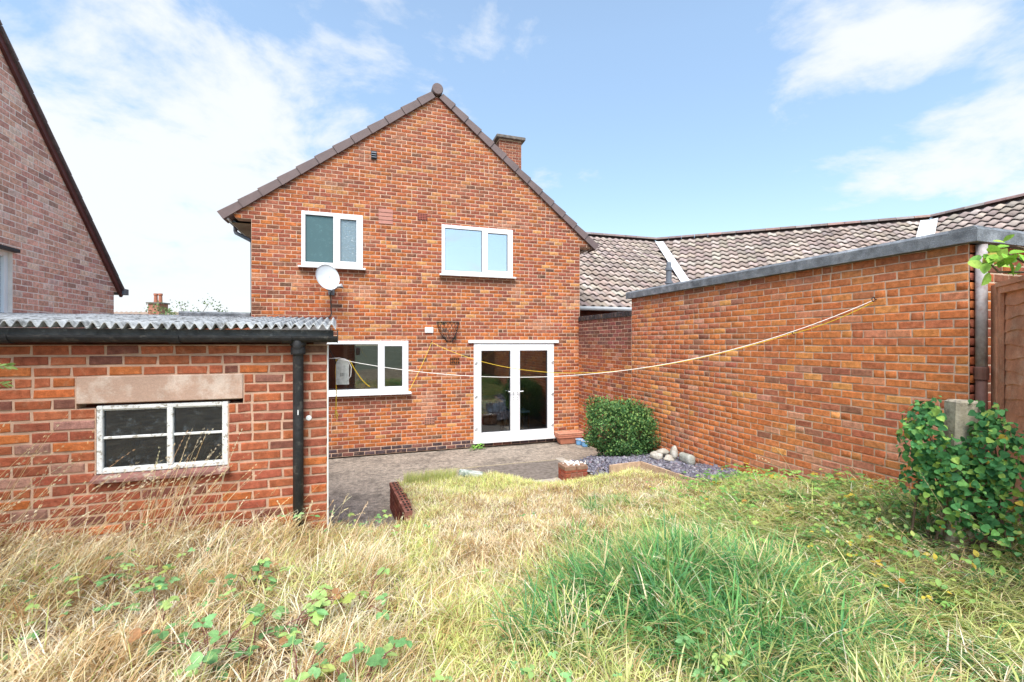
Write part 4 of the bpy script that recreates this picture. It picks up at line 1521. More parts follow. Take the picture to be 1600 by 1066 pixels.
q0, q1 = P3(120, 488, 26), P3(292, 493, 26)
c0, c1 = P3(245, 476, 26), P3(262, 476, 26)
rt = Vector((q1.x - q0.x, q1.y - q0.y, 0)).normalized()
bk_ = Vector((-rt.y, rt.x, 0))
rz = q0.z
m = MB()
L_ = (q1 - q0).length
base = Vector((q0.x, q0.y, 0))
for nm, mm_ in (('wall', _M['brick_side']),):
    a, b = base - bk_ * 3.2, base - bk_ * 3.2 + rt * L_
    c, d = b + bk_ * 6.4, a + bk_ * 6.4
    MB().add([(a.x, a.y, 0), (b.x, b.y, 0), (c.x, c.y, 0), (d.x, d.y, 0), (a.x, a.y, 2.2), (b.x, b.y, 2.2), (c.x, c.y, 2.2), (d.x, d.y, 2.2)],
             [(0, 1, 5, 4), (1, 2, 6, 5), (2, 3, 7, 6), (3, 0, 4, 7)]).build(nm, mm_, fh)
a, b = base - bk_ * 3.5, base - bk_ * 3.5 + rt * L_
c, d = base + bk_ * 3.5 + rt * L_, base + bk_ * 3.5
rf = MB().add([(a.x, a.y, 2.2), (b.x, b.y, 2.2), (base.x + rt.x * L_, base.y + rt.y * L_, rz), (base.x, base.y, rz), (d.x, d.y, 2.2), (c.x, c.y, 2.2)],
              [(0, 1, 2, 3), (3, 2, 5, 4), (0, 3, 4), (1, 5, 2)]).build('roof', mat('far_roof_tile', (.30, .22, .17), .9, .15, 4, .2, 20), fh)
nrow = 6
for r_i in range(nrow):                       # tile courses
    f0, f1 = r_i / nrow, (r_i + 1.06) / nrow
    p0 = Vector((a.x, a.y, 2.2)).lerp(Vector((base.x, base.y, rz)), f0)
    p1 = Vector((a.x, a.y, 2.2)).lerp(Vector((base.x, base.y, rz)), min(1, f1))
    V_, F_ = [], []
    n_ = int(L_ / .06)
    for i in range(n_ + 1):
        u = rt * (L_ * i / n_)
        w_ = .03 * math.sin(i * .06 / .28 * 2 * math.pi)
        V_ += [p0 + u + Vector((0, 0, .10 + w_)), p1 + u + Vector((0, 0, .02 + w_)), p0 + u + Vector((0, 0, .0))]
    for i in range(n_):
        F_ += [(3 * i, 3 * i + 3, 3 * i + 4, 3 * i + 1), (3 * i + 2, 3 * i + 5, 3 * i + 3, 3 * i)]
    MB().add(V_, F_).build('tile_course', _M['far_roof_tile'], rf)
cm = (c0 + c1) / 2
wch = (c1 - c0).length / 2
cc = Vector((cm.x, cm.y, 0)) - bk_ * .3


def obox(m, c, hx, hy, z0, z1):
    p = [c - rt * hx - bk_ * hy, c + rt * hx - bk_ * hy, c + rt * hx + bk_ * hy, c - rt * hx + bk_ * hy]
    return m.add([(v.x, v.y, z) for z in (z0, z1) for v in p], [(0, 3, 2, 1), (4, 5, 6, 7), (0, 1, 5, 4), (1, 2, 6, 5), (2, 3, 7, 6), (3, 0, 4, 7)])


zt_ = P3(250, 476, 26).z
chm = obox(MB(), cc, wch, .33, rz - .8, zt_).build('chimney', mat('far_chimney_brick', (.34, .15, .10), .92, .25, 9, .3, 30), fh)
obox(MB(), cc, wch + .07, .40, zt_, zt_ + .08).build('chimney_capping', M_CONC_DARK, chm)
for s in (-1, 1):
    k = cc + rt * s * wch * .42
    MB().lathe([(.10, 0), (.085, .40), (.11, .42), (.11, .52), (.08, .53)], (k.x, k.y, zt_ + .08), 12).build('chimney_pot', mat('pot_terracotta', (.40, .15, .09), .85, .2, 6, .2, 20), chm)


# ------------------------------------------------------------------ leaves and blades in numpy
def leaf_template(kind):
    """unit leaf along +y, length 1, z up; returns verts, tris"""
    if kind == 'oval':
        o_ = [(0, 0), (.22, .18), (.33, .42), (.27, .68), (.12, .88), (0, 1)]
    elif kind == 'heart':
        o_ = [(0, .08), (.26, -.02), (.47, .14), (.46, .40), (.27, .72), (0, 1)]
    elif kind == 'toothed':
        o_ = [(0, 0), (.25, .10), (.34, .30), (.30, .36), (.36, .52), (.27, .60), (.27, .74), (.13, .86), (0, 1)]
    else:
        o_ = [(0, 0), (.14, .3), (.17, .55), (.09, .82), (0, 1)]
    mid = [(0, y, -.03 * math.sin(y * 3)) for _, y in o_]
    rt_ = [(x, y, .22 * x - .10 * y * y) for x, y in o_]
    lf_ = [(-x, y, .22 * x - .10 * y * y) for x, y in o_]
    mid = [(0, y, z - .10 * y * y) for (_, y, z) in mid]
    n = len(o_)
    V = mid + rt_ + lf_
    T = []
    for i in range(n - 1):
        T += [(i, n + i, n + i + 1), (i, n + i + 1, i + 1), (i, i + 1, 2 * n + i + 1), (i, 2 * n + i + 1, 2 * n + i)]
    T = [t for t in T if len({V[j] for j in t}) == 3]
    return np.array(V, float), np.array(T)


def leaves(name, P, D, N, size, colr, kind, m, parent=None, jitter=0.0):
    """P positions, D stalk directions, N face normals, size each, colr each"""
    TV_, TT = leaf_template(kind)
    D = D / np.linalg.norm(D, axis=1, keepdims=True)
    S = np.cross(D, N)
    S /= np.linalg.norm(S, axis=1, keepdims=True) + 1e-9
    N = np.cross(S, D)
    n, k = len(P), len(TV_)
    V = P[:, None] + size[:, None, None] * (TV_[None, :, :1] * S[:, None] + TV_[None, :, 1:2] * D[:, None] + TV_[None, :, 2:] * N[:, None])
    T = TT[None] + (np.arange(n) * k)[:, None, None]
    C = np.repeat(colr[:, None], k, 1)
    return np_mesh(name, V.reshape(-1, 3), tris=T.reshape(-1, 3), colr=C.reshape(-1, 3), m=m, parent=parent)


_LM = {}


def leaf_objs(name, P, D, N, size, colr, kind, parent):
    """leaves big enough to pick out: an object each, one shared mesh for each kind"""
    if kind not in _LM:
        v, t = leaf_template(kind)
        me = bpy.data.meshes.new(name)
        me.from_pydata([tuple(x) for x in v], [], [tuple(int(i) for i in q) for q in t])
        me.materials.append(M_LEAF_OBJ)
        _LM[kind] = me
    b0 = wloc(parent)
    for p, d, n_, s_, c in zip(P, D, N, size, colr):
        d = Vector(d).normalized()
        sd_ = d.cross(Vector(n_)).normalized()
        n_ = sd_.cross(d)
        o = bpy.data.objects.new(name, _LM[kind])
        o.rotation_euler = Matrix((sd_, d, n_)).transposed().to_euler()
        o.scale = (s_,) * 3
        o.location = Vector(p) - b0
        o.color = (*[float(x) for x in c], 1)
        link(o, parent)


def pal(n, table):
    w = np.array([a for a, _ in table], float)
    c = np.array([b for _, b in table])
    i = rng.choice(len(table), n, p=w / w.sum())
    return np.clip(c[i] * rng.uniform(.8, 1.2, (n, 1)) * rng.uniform(.95, 1.05, (n, 3)), 0, .95)


def rand_dirs(n):
    v = rng.normal(size=(n, 3))
    return v / np.linalg.norm(v, axis=1, keepdims=True)


def blades(P, L, az, phi0, curl, width, colr, tipc=None, nseg=3):
    """curved grass blades: phi0 lean from vertical at the foot, curl added towards the tip"""
    n = len(P)
    d2 = np.stack([np.cos(az), np.sin(az), np.zeros(n)], 1)
    side = np.stack([-np.sin(az + rng.normal(0, .5, n)), np.cos(az + rng.normal(0, .5, n)), np.zeros(n)], 1)
    pos = P.copy()
    rows = []
    k = 2 * nseg + 1
    V = np.zeros((n, k, 3))
    for s in range(nseg + 1):
        t = s / nseg
        w = width * (1 - .75 * t * t) * .5
        if s < nseg:
            V[:, 2 * s] = pos - side * w[:, None]
            V[:, 2 * s + 1] = pos + side * w[:, None]
            ph = phi0 + curl * (t + .5 / nseg)
            st = (L / nseg)[:, None]
            pos = pos + st * (d2 * np.sin(ph)[:, None] + np.array([0, 0, 1.]) * np.cos(ph)[:, None])
        else:
            V[:, 2 * s] = pos
    C = np.repeat(colr[:, None], k, 1)
    if tipc is not None:
        f = np.linspace(0, 1, k)[None, :, None] ** 1.5
        C = C * (1 - f) + tipc[:, None] * f
    base = (np.arange(n) * k)[:, None]
    Q = np.concatenate([base + np.array([[2 * s, 2 * s + 1, 2 * s + 3, 2 * s + 2]]) for s in range(nseg - 1)], 0)
    T = base + np.array([[2 * nseg - 2, 2 * nseg - 1, 2 * nseg]])
    return V.reshape(-1, 3), T, Q, C.reshape(-1, 3)


def merge(parts):
    V, T, Q, C, k = [], [], [], [], 0
    for v, t, q, c in parts:
        V.append(v); C.append(c)
        if t is not None: T.append(t + k)
        if q is not None: Q.append(q + k)
        k += len(v)
    return np.concatenate(V), np.concatenate(T), np.concatenate(Q), np.concatenate(C)


def proj_np(x, y, z):
    zc = x * math.sin(YAW) + y * math.cos(YAW)
    zs = np.maximum(zc, .05)
    return 800 + 700 * (x * math.cos(YAW) - y * math.sin(YAW)) / zs, 535 - 700 * (z - CAM_H) / zs, zc


def scatter(n, x0, x1, y0, y1, dens=None, power=1.0):
    """spots on the ground within view (with a margin), closer ones denser"""
    X, Y = [], []
    got = 0
    for _ in range(40):
        x, y = rng.uniform(x0, x1, n * 2), rng.uniform(y0, y1, n * 2)
        z = ground(x, y)
        px, py, zc = proj_np(x, y, z)
        ok = (zc > .9) & (px > -220) & (px < 1820) & (py < 1330) & (z > -.02)
        ok &= ~((y > SY - .02) & (x < SX1 + .03)) & (x < GXX - .02)
        ok &= rng.random(n * 2) < np.minimum(1, (2.2 / np.maximum(zc, .5)) ** power)
        if dens is not None:
            ok &= rng.random(n * 2) < dens(x, y)
        X.append(x[ok]); Y.append(y[ok])
        got += ok.sum()
        if got >= n:
            break
    x, y = np.concatenate(X)[:n], np.concatenate(Y)[:n]
    return np.stack([x, y, ground(x, y)], 1)


STRAW = [(4, (.72, .57, .34)), (3, (.84, .72, .49)), (2, (.58, .41, .21)), (1.4, (.90, .82, .64)), (.6, (.36, .22, .10))]
BROWNS = [(3, (.42, .27, .12)), (2, (.30, .17, .07)), (1, (.55, .40, .20))]
LIME = [(3, (.52, .56, .19)), (2, (.68, .66, .32)), (1, (.36, .46, .15))]
GREEN = [(3, (.115, .30, .085)), (2, (.17, .39, .13)), (2, (.085, .25, .105)), (1.2, (.28, .47, .18))]


def tuss(x, y):
    """where the lush green tussocks grow: right foreground"""
    e = sstep(.0, .9, (x - .75) - .35 * (y - 2.2) * (y > 2.6) - np.abs(y - 2.6) * .12) * (1 - sstep(3.3, 3.9, y + .12 * (3.2 - x)))
    return e * (x > .6)


def nogrow(x, y):
    """slates, bed and step stay clear"""
    bed = (x > 3.3) & (y > 5.69) | (x > 3.93 - .06 * (y - 4.5)) & (y > 4.5 + .25 * (vnoise(x * 4, y * 4, 5) - .3))
    return bed


def lawn_d(x, y):
    return np.where(nogrow(x, y), 0.0, 1.0) * np.where((x < XR(y) + .05) & (y > 4.75), 0, 1)


gr_parts = []


def patchy(n, x, y, tabs, seed, f=9.0):
    """colours that come in hand-sized patches rather than blade by blade"""
    k = fbm(x * f, y * f, seed, 2) + rng.normal(0, .07, n)
    q = np.linspace(.36, .64, len(tabs) - 1) if len(tabs) > 1 else []
    i = np.searchsorted(q, k)
    out = np.zeros((n, 3))
    for j, t in enumerate(tabs):
        out[i == j] = pal(int((i == j).sum()), t)
    return out


STRAW_D = [(3, (.50, .34, .16)), (2, (.40, .25, .11)), (2, (.62, .46, .24))]
STRAW_L = [(3, (.88, .78, .57)), (2, (.92, .86, .70)), (1, (.78, .63, .39))]
# 1 thatch: matted dead grass over everything
n = 62000
P = scatter(n, -3.2, 4.6, .9, 6.45, lambda x, y: lawn_d(x, y) * (1 - .72 * tuss(x, y)), .7)
n = len(P)
left = sstep(.6, -.6, P[:, 0])
mow = sstep(3.3, 4.2, P[:, 1]) * sstep(.2, .6, P[:, 0])                   # trodden lawn further up
clump = fbm(P[:, 0] * 3.2, P[:, 1] * 3.2, 35)
P[:, 2] += rng.uniform(-.01, .06, n) * (1 - .6 * mow) * (.4 + 1.2 * sstep(.35, .65, clump))
L = rng.uniform(.05, .15, n) * (1 - .45 * mow) * (.7 + .6 * clump)
c = patchy(n, P[:, 0], P[:, 1], [STRAW_D, STRAW, STRAW_L, STRAW], 141, 6)
g = fbm(P[:, 0] * .9, P[:, 1] * .9, 41)
lime = (rng.random(n) < sstep(.40, .60, g) * .8 * (1 - .45 * left))[:, None]
c = np.where(lime, pal(n, LIME) * 1.2, c)
br = (rng.random(n) < sstep(.5, .66, fbm(P[:, 0] * 2.2 + 9, P[:, 1] * 2.2, 51)) * .6)[:, None]
c = np.where(br & ~lime, pal(n, BROWNS), c)
az = rng.uniform(0, 2 * np.pi, n)
gr_parts.append(blades(P, L, az, rng.uniform(.5, 1.45, n), rng.uniform(-.2, 1.1, n), rng.uniform(.0032, .0066, n), c))
# 2 standing dry grass in loose clumps, taller on the left
n = 17000
P = scatter(n, -3.2, 1.6, .9, 4.4, lambda x, y: lawn_d(x, y) * (.25 + .75 * sstep(1.4, -.2, x)) * (.12 + .88 * sstep(.42, .6, fbm(x * 2.4, y * 2.4, 61))) * (1 - .8 * sstep(-.7, -.1, x) * sstep(3.4, 3.9, y)), .7)
n = len(P)
left = sstep(.9, -1.0, P[:, 0])
L = rng.uniform(.08, .20, n) * (1 + .55 * left)
c = patchy(n, P[:, 0], P[:, 1], [STRAW_D, STRAW, STRAW_L], 151, 5)
c = np.where((rng.random(n) < .14 + .35 * (fbm(P[:, 0], P[:, 1], 71) > .52) * (1 - left))[:, None], pal(n, LIME), c)
az = np.where(rng.random(n) < .5, rng.normal(.25, .8, n), rng.uniform(0, 6.28, n))
gr_parts.append(blades(P, L, az, rng.uniform(.05, .9, n), rng.uniform(.4, 2.1, n), rng.uniform(.003, .006, n), c, c * 1.1, 4))
# 3 short living lawn in the middle
n = 52000
P = scatter(n, .3, 4.6, 2.0, 6.45, lambda x, y: lawn_d(x, y) * (.25 + .75 * sstep(.35, .6, fbm(x * .8 + 4, y * .8, 81))) * (1 - tuss(x, y)), .5)
n = len(P)
L = rng.uniform(.03, .085, n) * (.6 + .9 * fbm(P[:, 0] * 3.5, P[:, 1] * 3.5, 36))
k = sstep(.36, .62, fbm(P[:, 0] * .7 + 2, P[:, 1] * .7, 91) + .10 * (fbm(P[:, 0] * 5, P[:, 1] * 5, 92) - .5))
c = pal(n, LIME) * 1.3
st = (rng.random(n) > .22 + .60 * k)[:, None]
c = np.where(st, patchy(n, P[:, 0], P[:, 1], [STRAW_D, STRAW, STRAW_L], 161, 7), c)
gr_parts.append(blades(P, L, rng.uniform(0, 6.28, n), rng.uniform(.2, 1.2, n), rng.uniform(.1, 1.1, n), rng.uniform(.003, .0058, n), c))
V_, T_, Q_, C_ = merge(gr_parts)
o = np_mesh('dry_grass', V_, tris=T_, quads=Q_, colr=C_, m=M_GRASS)
tag(o, 'bleached dry grass and thin lawn over the garden', 'grass', kind='stuff')

# 4 lush tussocks at the right front
def mound(x, y):
    """the one big tussock"""
    return np.exp(-((x - 1.78) / .80) ** 2 - ((y - 2.15) / .50) ** 2)


T0 = scatter(520, .6, 4.6, .9, 4.0, lambda x, y: tuss(x, y) * (1 - .5 * mound(x, y)), .5)
T1 = scatter(190, .6, 3.2, 1.2, 3.2, lambda x, y: mound(x, y) ** 1.2 * sstep(.30, .55, fbm(x * 3.3, y * 3.3, 57)), .2)
T2 = scatter(330, 2.3, 4.55, 2.0, 4.6, lambda x, y: np.where(nogrow(x, y), 0, 1) * (1 - .8 * mound(x, y)), .3)
T0 = np.concatenate([T0, T1, T2])
per = 50
cen = np.repeat(T0, per, 0)
n = len(cen)
P = cen.copy()
P[:, :2] += rng.normal(0, .045, (n, 2))
P[:, 2] = ground(P[:, 0], P[:, 1]) - .01
wm_ = mound(P[:, 0], P[:, 1])
tone = np.repeat(rng.random(len(T0)), per) - .42 * wm_ + .10 * (1 - wm_)
c = np.where((tone > .45)[:, None], pal(n, LIME) * .9, pal(n, GREEN))
c = np.where((rng.random(n) < .12 - .06 * wm_)[:, None], pal(n, STRAW), c)
right = sstep(1.9, 2.9, P[:, 0])
outaz = np.arctan2(P[:, 1] - cen[:, 1] + .02 * (P[:, 1] - 2.12), P[:, 0] - cen[:, 0] + .02 * (P[:, 0] - 1.72)) + rng.normal(0, .6, n)
az = np.where(rng.random(n) < .15 + .6 * right, rng.normal(math.pi * .93, .5, n), outaz)
L = (rng.uniform(.12, .30, n) + rng.uniform(.06, .24, n) * wm_) * (1 - .35 * sstep(2.9, 3.8, P[:, 1])) * (.55 + .7 * np.repeat(rng.random(len(T0)), per))
lean = np.repeat(rng.normal(0, .16, len(T0)), per)
ph0 = np.abs(rng.uniform(.02, .42, n) + lean) + .45 * right * (1 - wm_)
v, t, q, cc_ = blades(P, L, az, ph0, rng.uniform(.5, 2.3, n), rng.uniform(.004, .0085, n) * (1 + .5 * wm_), c, c * 1.2, 4)
o = np_mesh('green_grass', v, tris=t, quads=q, colr=cc_, m=M_GRASS)
tag(o, 'long lush green grass tussocks in the right foreground', 'grass', kind='stuff')


# 5 tall dry stems with seed heads
def seed_stems(spots, parent=None, name='seed_grass'):
    V, T, Q, C = [], [], [], []
    parts = []
    P, L, AZ, PH, CU = [np.array(a) for a in zip(*spots)]
    n = len(P)
    c = pal(n, [(3, (.84, .70, .45)), (2, (.90, .80, .58)), (1, (.66, .46, .24))])
    st = blades(P, L, AZ, PH, CU, np.full(n, .0052), c, c, 6)
    parts.append(st)
    st2 = blades(P + np.array([.001, .001, 0]), L, AZ + .0, PH, CU, np.full(n, .0044), c, c, 6)
    parts.append(st2)
    # seed heads along the last quarter
    hp, hd, hc = [], [], []
    for i in range(n):
        pos = np.array(P[i], float)
        d2 = np.array([math.cos(AZ[i]), math.sin(AZ[i]), 0])
        steps = 24
        pts = []
        for s in range(steps):
            ph = PH[i] + CU[i] * (s + .5) / steps
            pos = pos + L[i] / steps * (d2 * math.sin(ph) + np.array([0, 0, math.cos(ph)]))
            pts.append((pos.copy(), d2 * math.sin(ph) + np.array([0, 0, math.cos(ph)])))
        for p, d in pts[-5:]:
            for _ in range(3):
                hp.append(p + rng.normal(0, .003, 3))
                hd.append(d + rng.normal(0, .13, 3))
                hc.append(c[i] * rng.uniform(.75, 1.1))
    hp, hd, hc = np.array(hp), np.array(hd), np.array(hc)
    TV_, TT = leaf_template('thin')
    D = hd / np.linalg.norm(hd, axis=1, keepdims=True)
    N = rand_dirs(len(D))
    S = np.cross(D, N); S /= np.linalg.norm(S, axis=1, keepdims=True)
    N = np.cross(S, D)
    sz = rng.uniform(.012, .022, len(D))[:, None, None]
    TV_ = TV_ * np.array([.62, 1, .62])
    Vv = hp[:, None] + sz * (TV_[None, :, :1] * S[:, None] + TV_[None, :, 1:2] * D[:, None] + TV_[None, :, 2:] * N[:, None])
    kk = len(TV_)
    parts.append((Vv.reshape(-1, 3), (TT[None] + (np.arange(len(D)) * kk)[:, None, None]).reshape(-1, 3), None, np.repeat(hc[:, None], kk, 1).reshape(-1, 3)))
    v, t, q, cc_ = merge(parts)
    return np_mesh(name, v, tris=t, quads=q, colr=cc_, m=M_GRASS, parent=parent)


sp = []
for _ in range(150):                    # fan at the left edge, leaning right
    x, y = rng.uniform(-2.7, -1.5), rng.uniform(2.5, 3.75)
    sp.append(((x, y, float(ground(x, y))), rng.uniform(.40, .95), rng.normal(.1, .25), rng.uniform(.15, .75), rng.uniform(.2, .8)))
for _ in range(46):                     # clump in front of the shed window
    x, y = rng.normal(-1.32, .12), rng.uniform(3.55, 3.85)
    sp.append(((x, y, float(ground(x, y))), rng.uniform(.35, .80), rng.normal(.2, .5), rng.uniform(.0, .5), rng.uniform(.1, .6)))
for _ in range(60):                     # along the shed foot to the downpipe
    x, y = rng.uniform(-1.7, -.25), rng.uniform(3.3, 3.85)
    sp.append(((x, y, float(ground(x, y))), rng.uniform(.22, .46), rng.normal(.3, .6), rng.uniform(.1, .9), rng.uniform(.2, .9)))
for _ in range(60):                     # scattered in the foreground
    x, y = rng.uniform(-1.4, 1.2), rng.uniform(1.8, 3.6)
    sp.append(((x, y, float(ground(x, y))), rng.uniform(.2, .45), rng.normal(.5, .8), rng.uniform(.2, 1.0), rng.uniform(.2, .9)))
for _ in range(90):                     # pale stems over the green tussocks
    x, y = rng.uniform(1.6, 3.9), rng.uniform(1.5, 3.3)
    sp.append(((x, y, float(ground(x, y))), rng.uniform(.35, .75), rng.normal(math.pi * .93, .35), rng.uniform(.5, 1.05), rng.uniform(.1, .6)))
o = seed_stems(sp)
tag(o, 'tall bleached grass stems with seed heads by shed and foreground', 'grass', kind='stuff')

# tuft of fresh green grass on the lawn's back edge, left of the stone
n = 2600
P = np.stack([rng.uniform(.50, 1.20, n), rng.normal(6.2, .06, n), np.zeros(n)], 1)
P[:, 2] = np.maximum(ground(P[:, 0], P[:, 1]), .10)
c = pal(n, LIME)
v, t, q, cc_ = blades(P, rng.uniform(.08, .19, n), rng.normal(.3, 1.0, n), rng.uniform(0, .4, n), rng.uniform(.1, .8, n), rng.uniform(.002, .004, n), c)
o = np_mesh('grass_tuft', v, tris=t, quads=q, colr=cc_, m=M_GRASS)
tag(o, 'fresh green grass tuft on the back edge of the raised lawn', 'grass', kind='stuff')

# brambles and creeping weeds
BR = [(3, (.15, .31, .11)), (3, (.23, .43, .17)), (2, (.34, .50, .16)), (.7, (.46, .52, .15)), (.2, (.40, .22, .10))]


def trifoliate(P, size, palt):
    """three leaflets at each spot: returns arrays for leaves()"""
    n = len(P)
    az = rng.uniform(0, 6.28, n)
    Pp, D, N, S = [], [], [], []
    tilt = rng.uniform(-.35, .25, n)
    for k, da in enumerate((0, 1.25, -1.25)):
        a = az + da
        d = np.stack([np.cos(a), np.sin(a), tilt + rng.normal(0, .15, n)], 1)
        Pp.append(P + d * size[:, None] * .12)
        D.append(d)
        nn = rng.normal(0, .22, (n, 3)) + np.array([0, -.25, 1.])
        N.append(nn)
        S.append(size * (1 if k == 0 else .82))
    c = pal(n, palt)
    return np.concatenate(Pp), np.concatenate(D), np.concatenate(N), np.concatenate(S), np.tile(c, (3, 1))


# individual bramble sprays nearest the camera
spots = [((330, 1010), 'foot', 10, .068), ((165, 905), '', 7, .05), ((395, 1000), '', 8, .075), ((450, 975), '', 8, .062), ((470, 1048), '', 7, .055), ((560, 935), '', 8, .06), ((245, 975), '', 9, .06), ((395, 905), '', 10, .055), ((560, 1050), '', 7, .06)]
names = ['leafy bramble spray at the bottom left corner of the lawn', 'thin bramble sprig in dry straw below the shed window', 'broad-leaved bramble spray, largest in the dry foreground',
         'bramble spray just right of the broad-leaved one', 'low bramble shoots at the bottom edge below the broad spray', 'pale bramble sprig in straw in mid lawn', 'red-stemmed bramble sprig in the left dry grass',
         'bramble sprigs halfway between shed downpipe and foreground', 'small bramble shoots at the bottom edge, centre left']
for (pp_, _, nl, sz), lb in zip(spots, names):
    zc_g = .78
    D0 = Vector(((pp_[0] - 800) / 700 * math.cos(YAW) + math.sin(YAW), math.cos(YAW) - (pp_[0] - 800) / 700 * math.sin(YAW), (535 - pp_[1]) / 700))
    for _ in range(6):
        t = (zc_g - CAM_H) / D0.z
        bx, by = D0.x * t, D0.y * t
        zc_g = float(ground(bx, by)) + .11
    b0 = Vector((bx, by, zc_g - .11))
    bt = thing('bramble', b0, lb, 'bramble', 'bramble sprays in the dry grass')
    Ps = []
    for k in range(nl):
        tip = b0 + Vector((rng.normal(0, .12), rng.normal(0, .10), rng.uniform(.07, .19)))
        mid = b0.lerp(tip, .55) + Vector((0, 0, .05))
        Ps.append(tip)
        MB().tube([b0 + Vector((rng.normal(0, .02), rng.normal(0, .02), -.02)), mid, tip], [.0035, .003, .002], 5).build('stem', M_STEM, bt)
    Ps = np.array([tuple(p) for p in Ps])
    a_, d_2, n_2, s_2, c_2 = trifoliate(Ps, rng.uniform(.8, 1.15, len(Ps)) * sz, BR)
    leaf_objs('leaf', a_, d_2, n_2, s_2, c_2, 'toothed', bt)

# ground cover of small leaves along the garage wall and in the lawn
n = 950
P = scatter(n, .9, 4.6, 1.6, 4.75, lambda x, y: np.where(nogrow(x, y), 0, 1) * sstep(2.9, 4.0, x + .25 * (4 - y)) * (.3 + .7 * sstep(.35, .55, fbm(x * 2, y * 2, 19))), .3)
P[:, 2] += rng.uniform(.03, .17, len(P))
a1 = trifoliate(P, rng.uniform(.026, .052, len(P)), [(3, (.24, .44, .10)), (3, (.14, .30, .08)), (1.5, (.34, .46, .12)), (.35, (.55, .42, .06)), (.2, (.45, .24, .05))])
n = 240
P = scatter(n, -3, 1.6, 1.2, 4.2, lambda x, y: sstep(.5, .62, fbm(x * 1.4 + 5, y * 1.4, 29)), .5)
P[:, 2] += rng.uniform(.05, .18, len(P))
a2 = trifoliate(P, rng.uniform(.022, .045, len(P)), BR)
n = 40
P = np.stack([rng.uniform(-.62, .28, n), rng.uniform(3.7, 4.6, n), np.zeros(n)], 1)
P = P[~((P[:, 1] > SY - .03) & (P[:, 0] < SX1 + .03))]
P[:, 2] = ground(P[:, 0], P[:, 1]) + rng.uniform(.05, .22, len(P))
a3 = trifoliate(P, rng.uniform(.03, .06, len(P)), BR)
aa = [np.concatenate(z) for z in zip(a1, a2, a3)]
o = leaves('ground_cover', *aa, 'oval', M_LEAF)
tag(o, 'low leafy weeds along the garage wall and through the lawn', 'weeds', kind='stuff')

# ------------------------------------------------------------------ clipped shrub by the garage wall
bush = thing('shrub', (4.1, 6.75, .25), 'dense rounded dark green shrub against the brick wall', 'shrub')
n = 15000
u = rand_dirs(n)
rad = np.array([.46, .66, .50])
lump = .58 + .74 * fbm(u[:, 0] * 2.6 + 5, u[:, 2] * 2.6 + u[:, 1] * 2.1, 77)
p = np.sign(u) * np.abs(u) ** .72
p *= (lump * rng.uniform(.72, 1.04, n))[:, None]
P = p * rad + np.array([4.14, 6.72, .70])
ok = (P[:, 0] < GXX - .03) & (P[:, 2] > .16)
P, u = P[ok], u[ok]
n = len(P)
D = u * .7 + rand_dirs(n) * .8 + np.array([0, 0, .25])
N = u + rand_dirs(n) * .7
bcol = pal(n, [(3, (.055, .14, .050)), (3, (.090, .205, .065)), (1.6, (.16, .30, .09)), (.8, (.27, .41, .13))])
leaves('leaf', P, D, N, rng.uniform(.026, .046, n), bcol, 'oval', M_LEAF, bush)['kind'] = 'stuff'
m = MB()
for k in range(60):
    d = Vector(rand_dirs(1)[0])
    e = Vector((4.07 + d.x * .42, 6.75 + d.y * .58, .70 + d.z * .42))
    s = Vector((4.1 + rng.normal(0, .08), 6.75 + rng.normal(0, .12), .15))
    m.tube([s, s.lerp(e, .5) + Vector((0, 0, .05)), e], [.011, .008, .004], 5)
m.build('branch', M_BARK, bush)
# pale new sprigs sticking out on top
n = 420
u = rand_dirs(n); u[:, 2] = np.abs(u[:, 2])
P = np.sign(u) * np.abs(u) ** .8 * np.array([.45, .64, .52]) * rng.uniform(.95, 1.16, (n, 1)) + np.array([4.13, 6.72, .70])
P = P[P[:, 0] < GXX - .04]
leaves('sprig', P, rand_dirs(len(P)) * .5 + np.array([0, 0, 1.]), rand_dirs(len(P)), rng.uniform(.03, .05, len(P)), pal(len(P), [(1, (.24, .36, .10)), (1, (.15, .28, .08))]), 'oval', M_LEAF, bush)['kind'] = 'stuff'

# ------------------------------------------------------------------ slate bed, stones, edging, low brick pier
n = 3200
xy = []
while len(xy) < n:
    x, y = rng.uniform(3.1, 4.58), rng.uniform(4.3, 7.0)
    inb = (y > 5.76 and x > 3.38) or (y <= 5.76 and x > 4.0 - .06 * (y - 4.5) and y > 4.42)
    if inb:
        xy.append((x, y))
xy = np.array(xy)
P = np.stack([xy[:, 0], xy[:, 1], np.maximum(ground(xy[:, 0], xy[:, 1]), .16) + rng.uniform(.0, .03, n)], 1)
k = 6
ang = np.linspace(0, 2 * np.pi, k, endpoint=False)[None] + rng.uniform(-.3, .3, (n, k))
rr_ = rng.uniform(.018, .042, (n, 1)) * rng.uniform(.6, 1.1, (n, k))
asp = rng.uniform(.5, .9, (n, 1))
lx, ly = np.cos(ang) * rr_, np.sin(ang) * rr_ * asp
az = rng.uniform(0, 6.28, n)
T3 = np.stack([np.cos(az), np.sin(az), rng.normal(0, .25, n)], 1)
B3 = np.stack([-np.sin(az), np.cos(az), rng.normal(0, .3, n)], 1)
N3 = np.cross(T3, B3)
thk = rng.uniform(.006, .013, n)[:, None, None]
top_ = P[:, None] + lx[..., None] * T3[:, None] + ly[..., None] * B3[:, None] + N3[:, None] * thk
bot_ = P[:, None] + 1.08 * (lx[..., None] * T3[:, None] + ly[..., None] * B3[:, None]) - N3[:, None] * thk
V_ = np.concatenate([top_, bot_], 1)
b = (np.arange(n) * 2 * k)[:, None]
Q_ = np.concatenate([b + np.array([[i, k + i, k + (i + 1) % k, (i + 1) % k]]) for i in range(k)] + [b + np.array([[0, 1, 2, 3]]), b + np.array([[0, 3, 4, 5]])], 0)
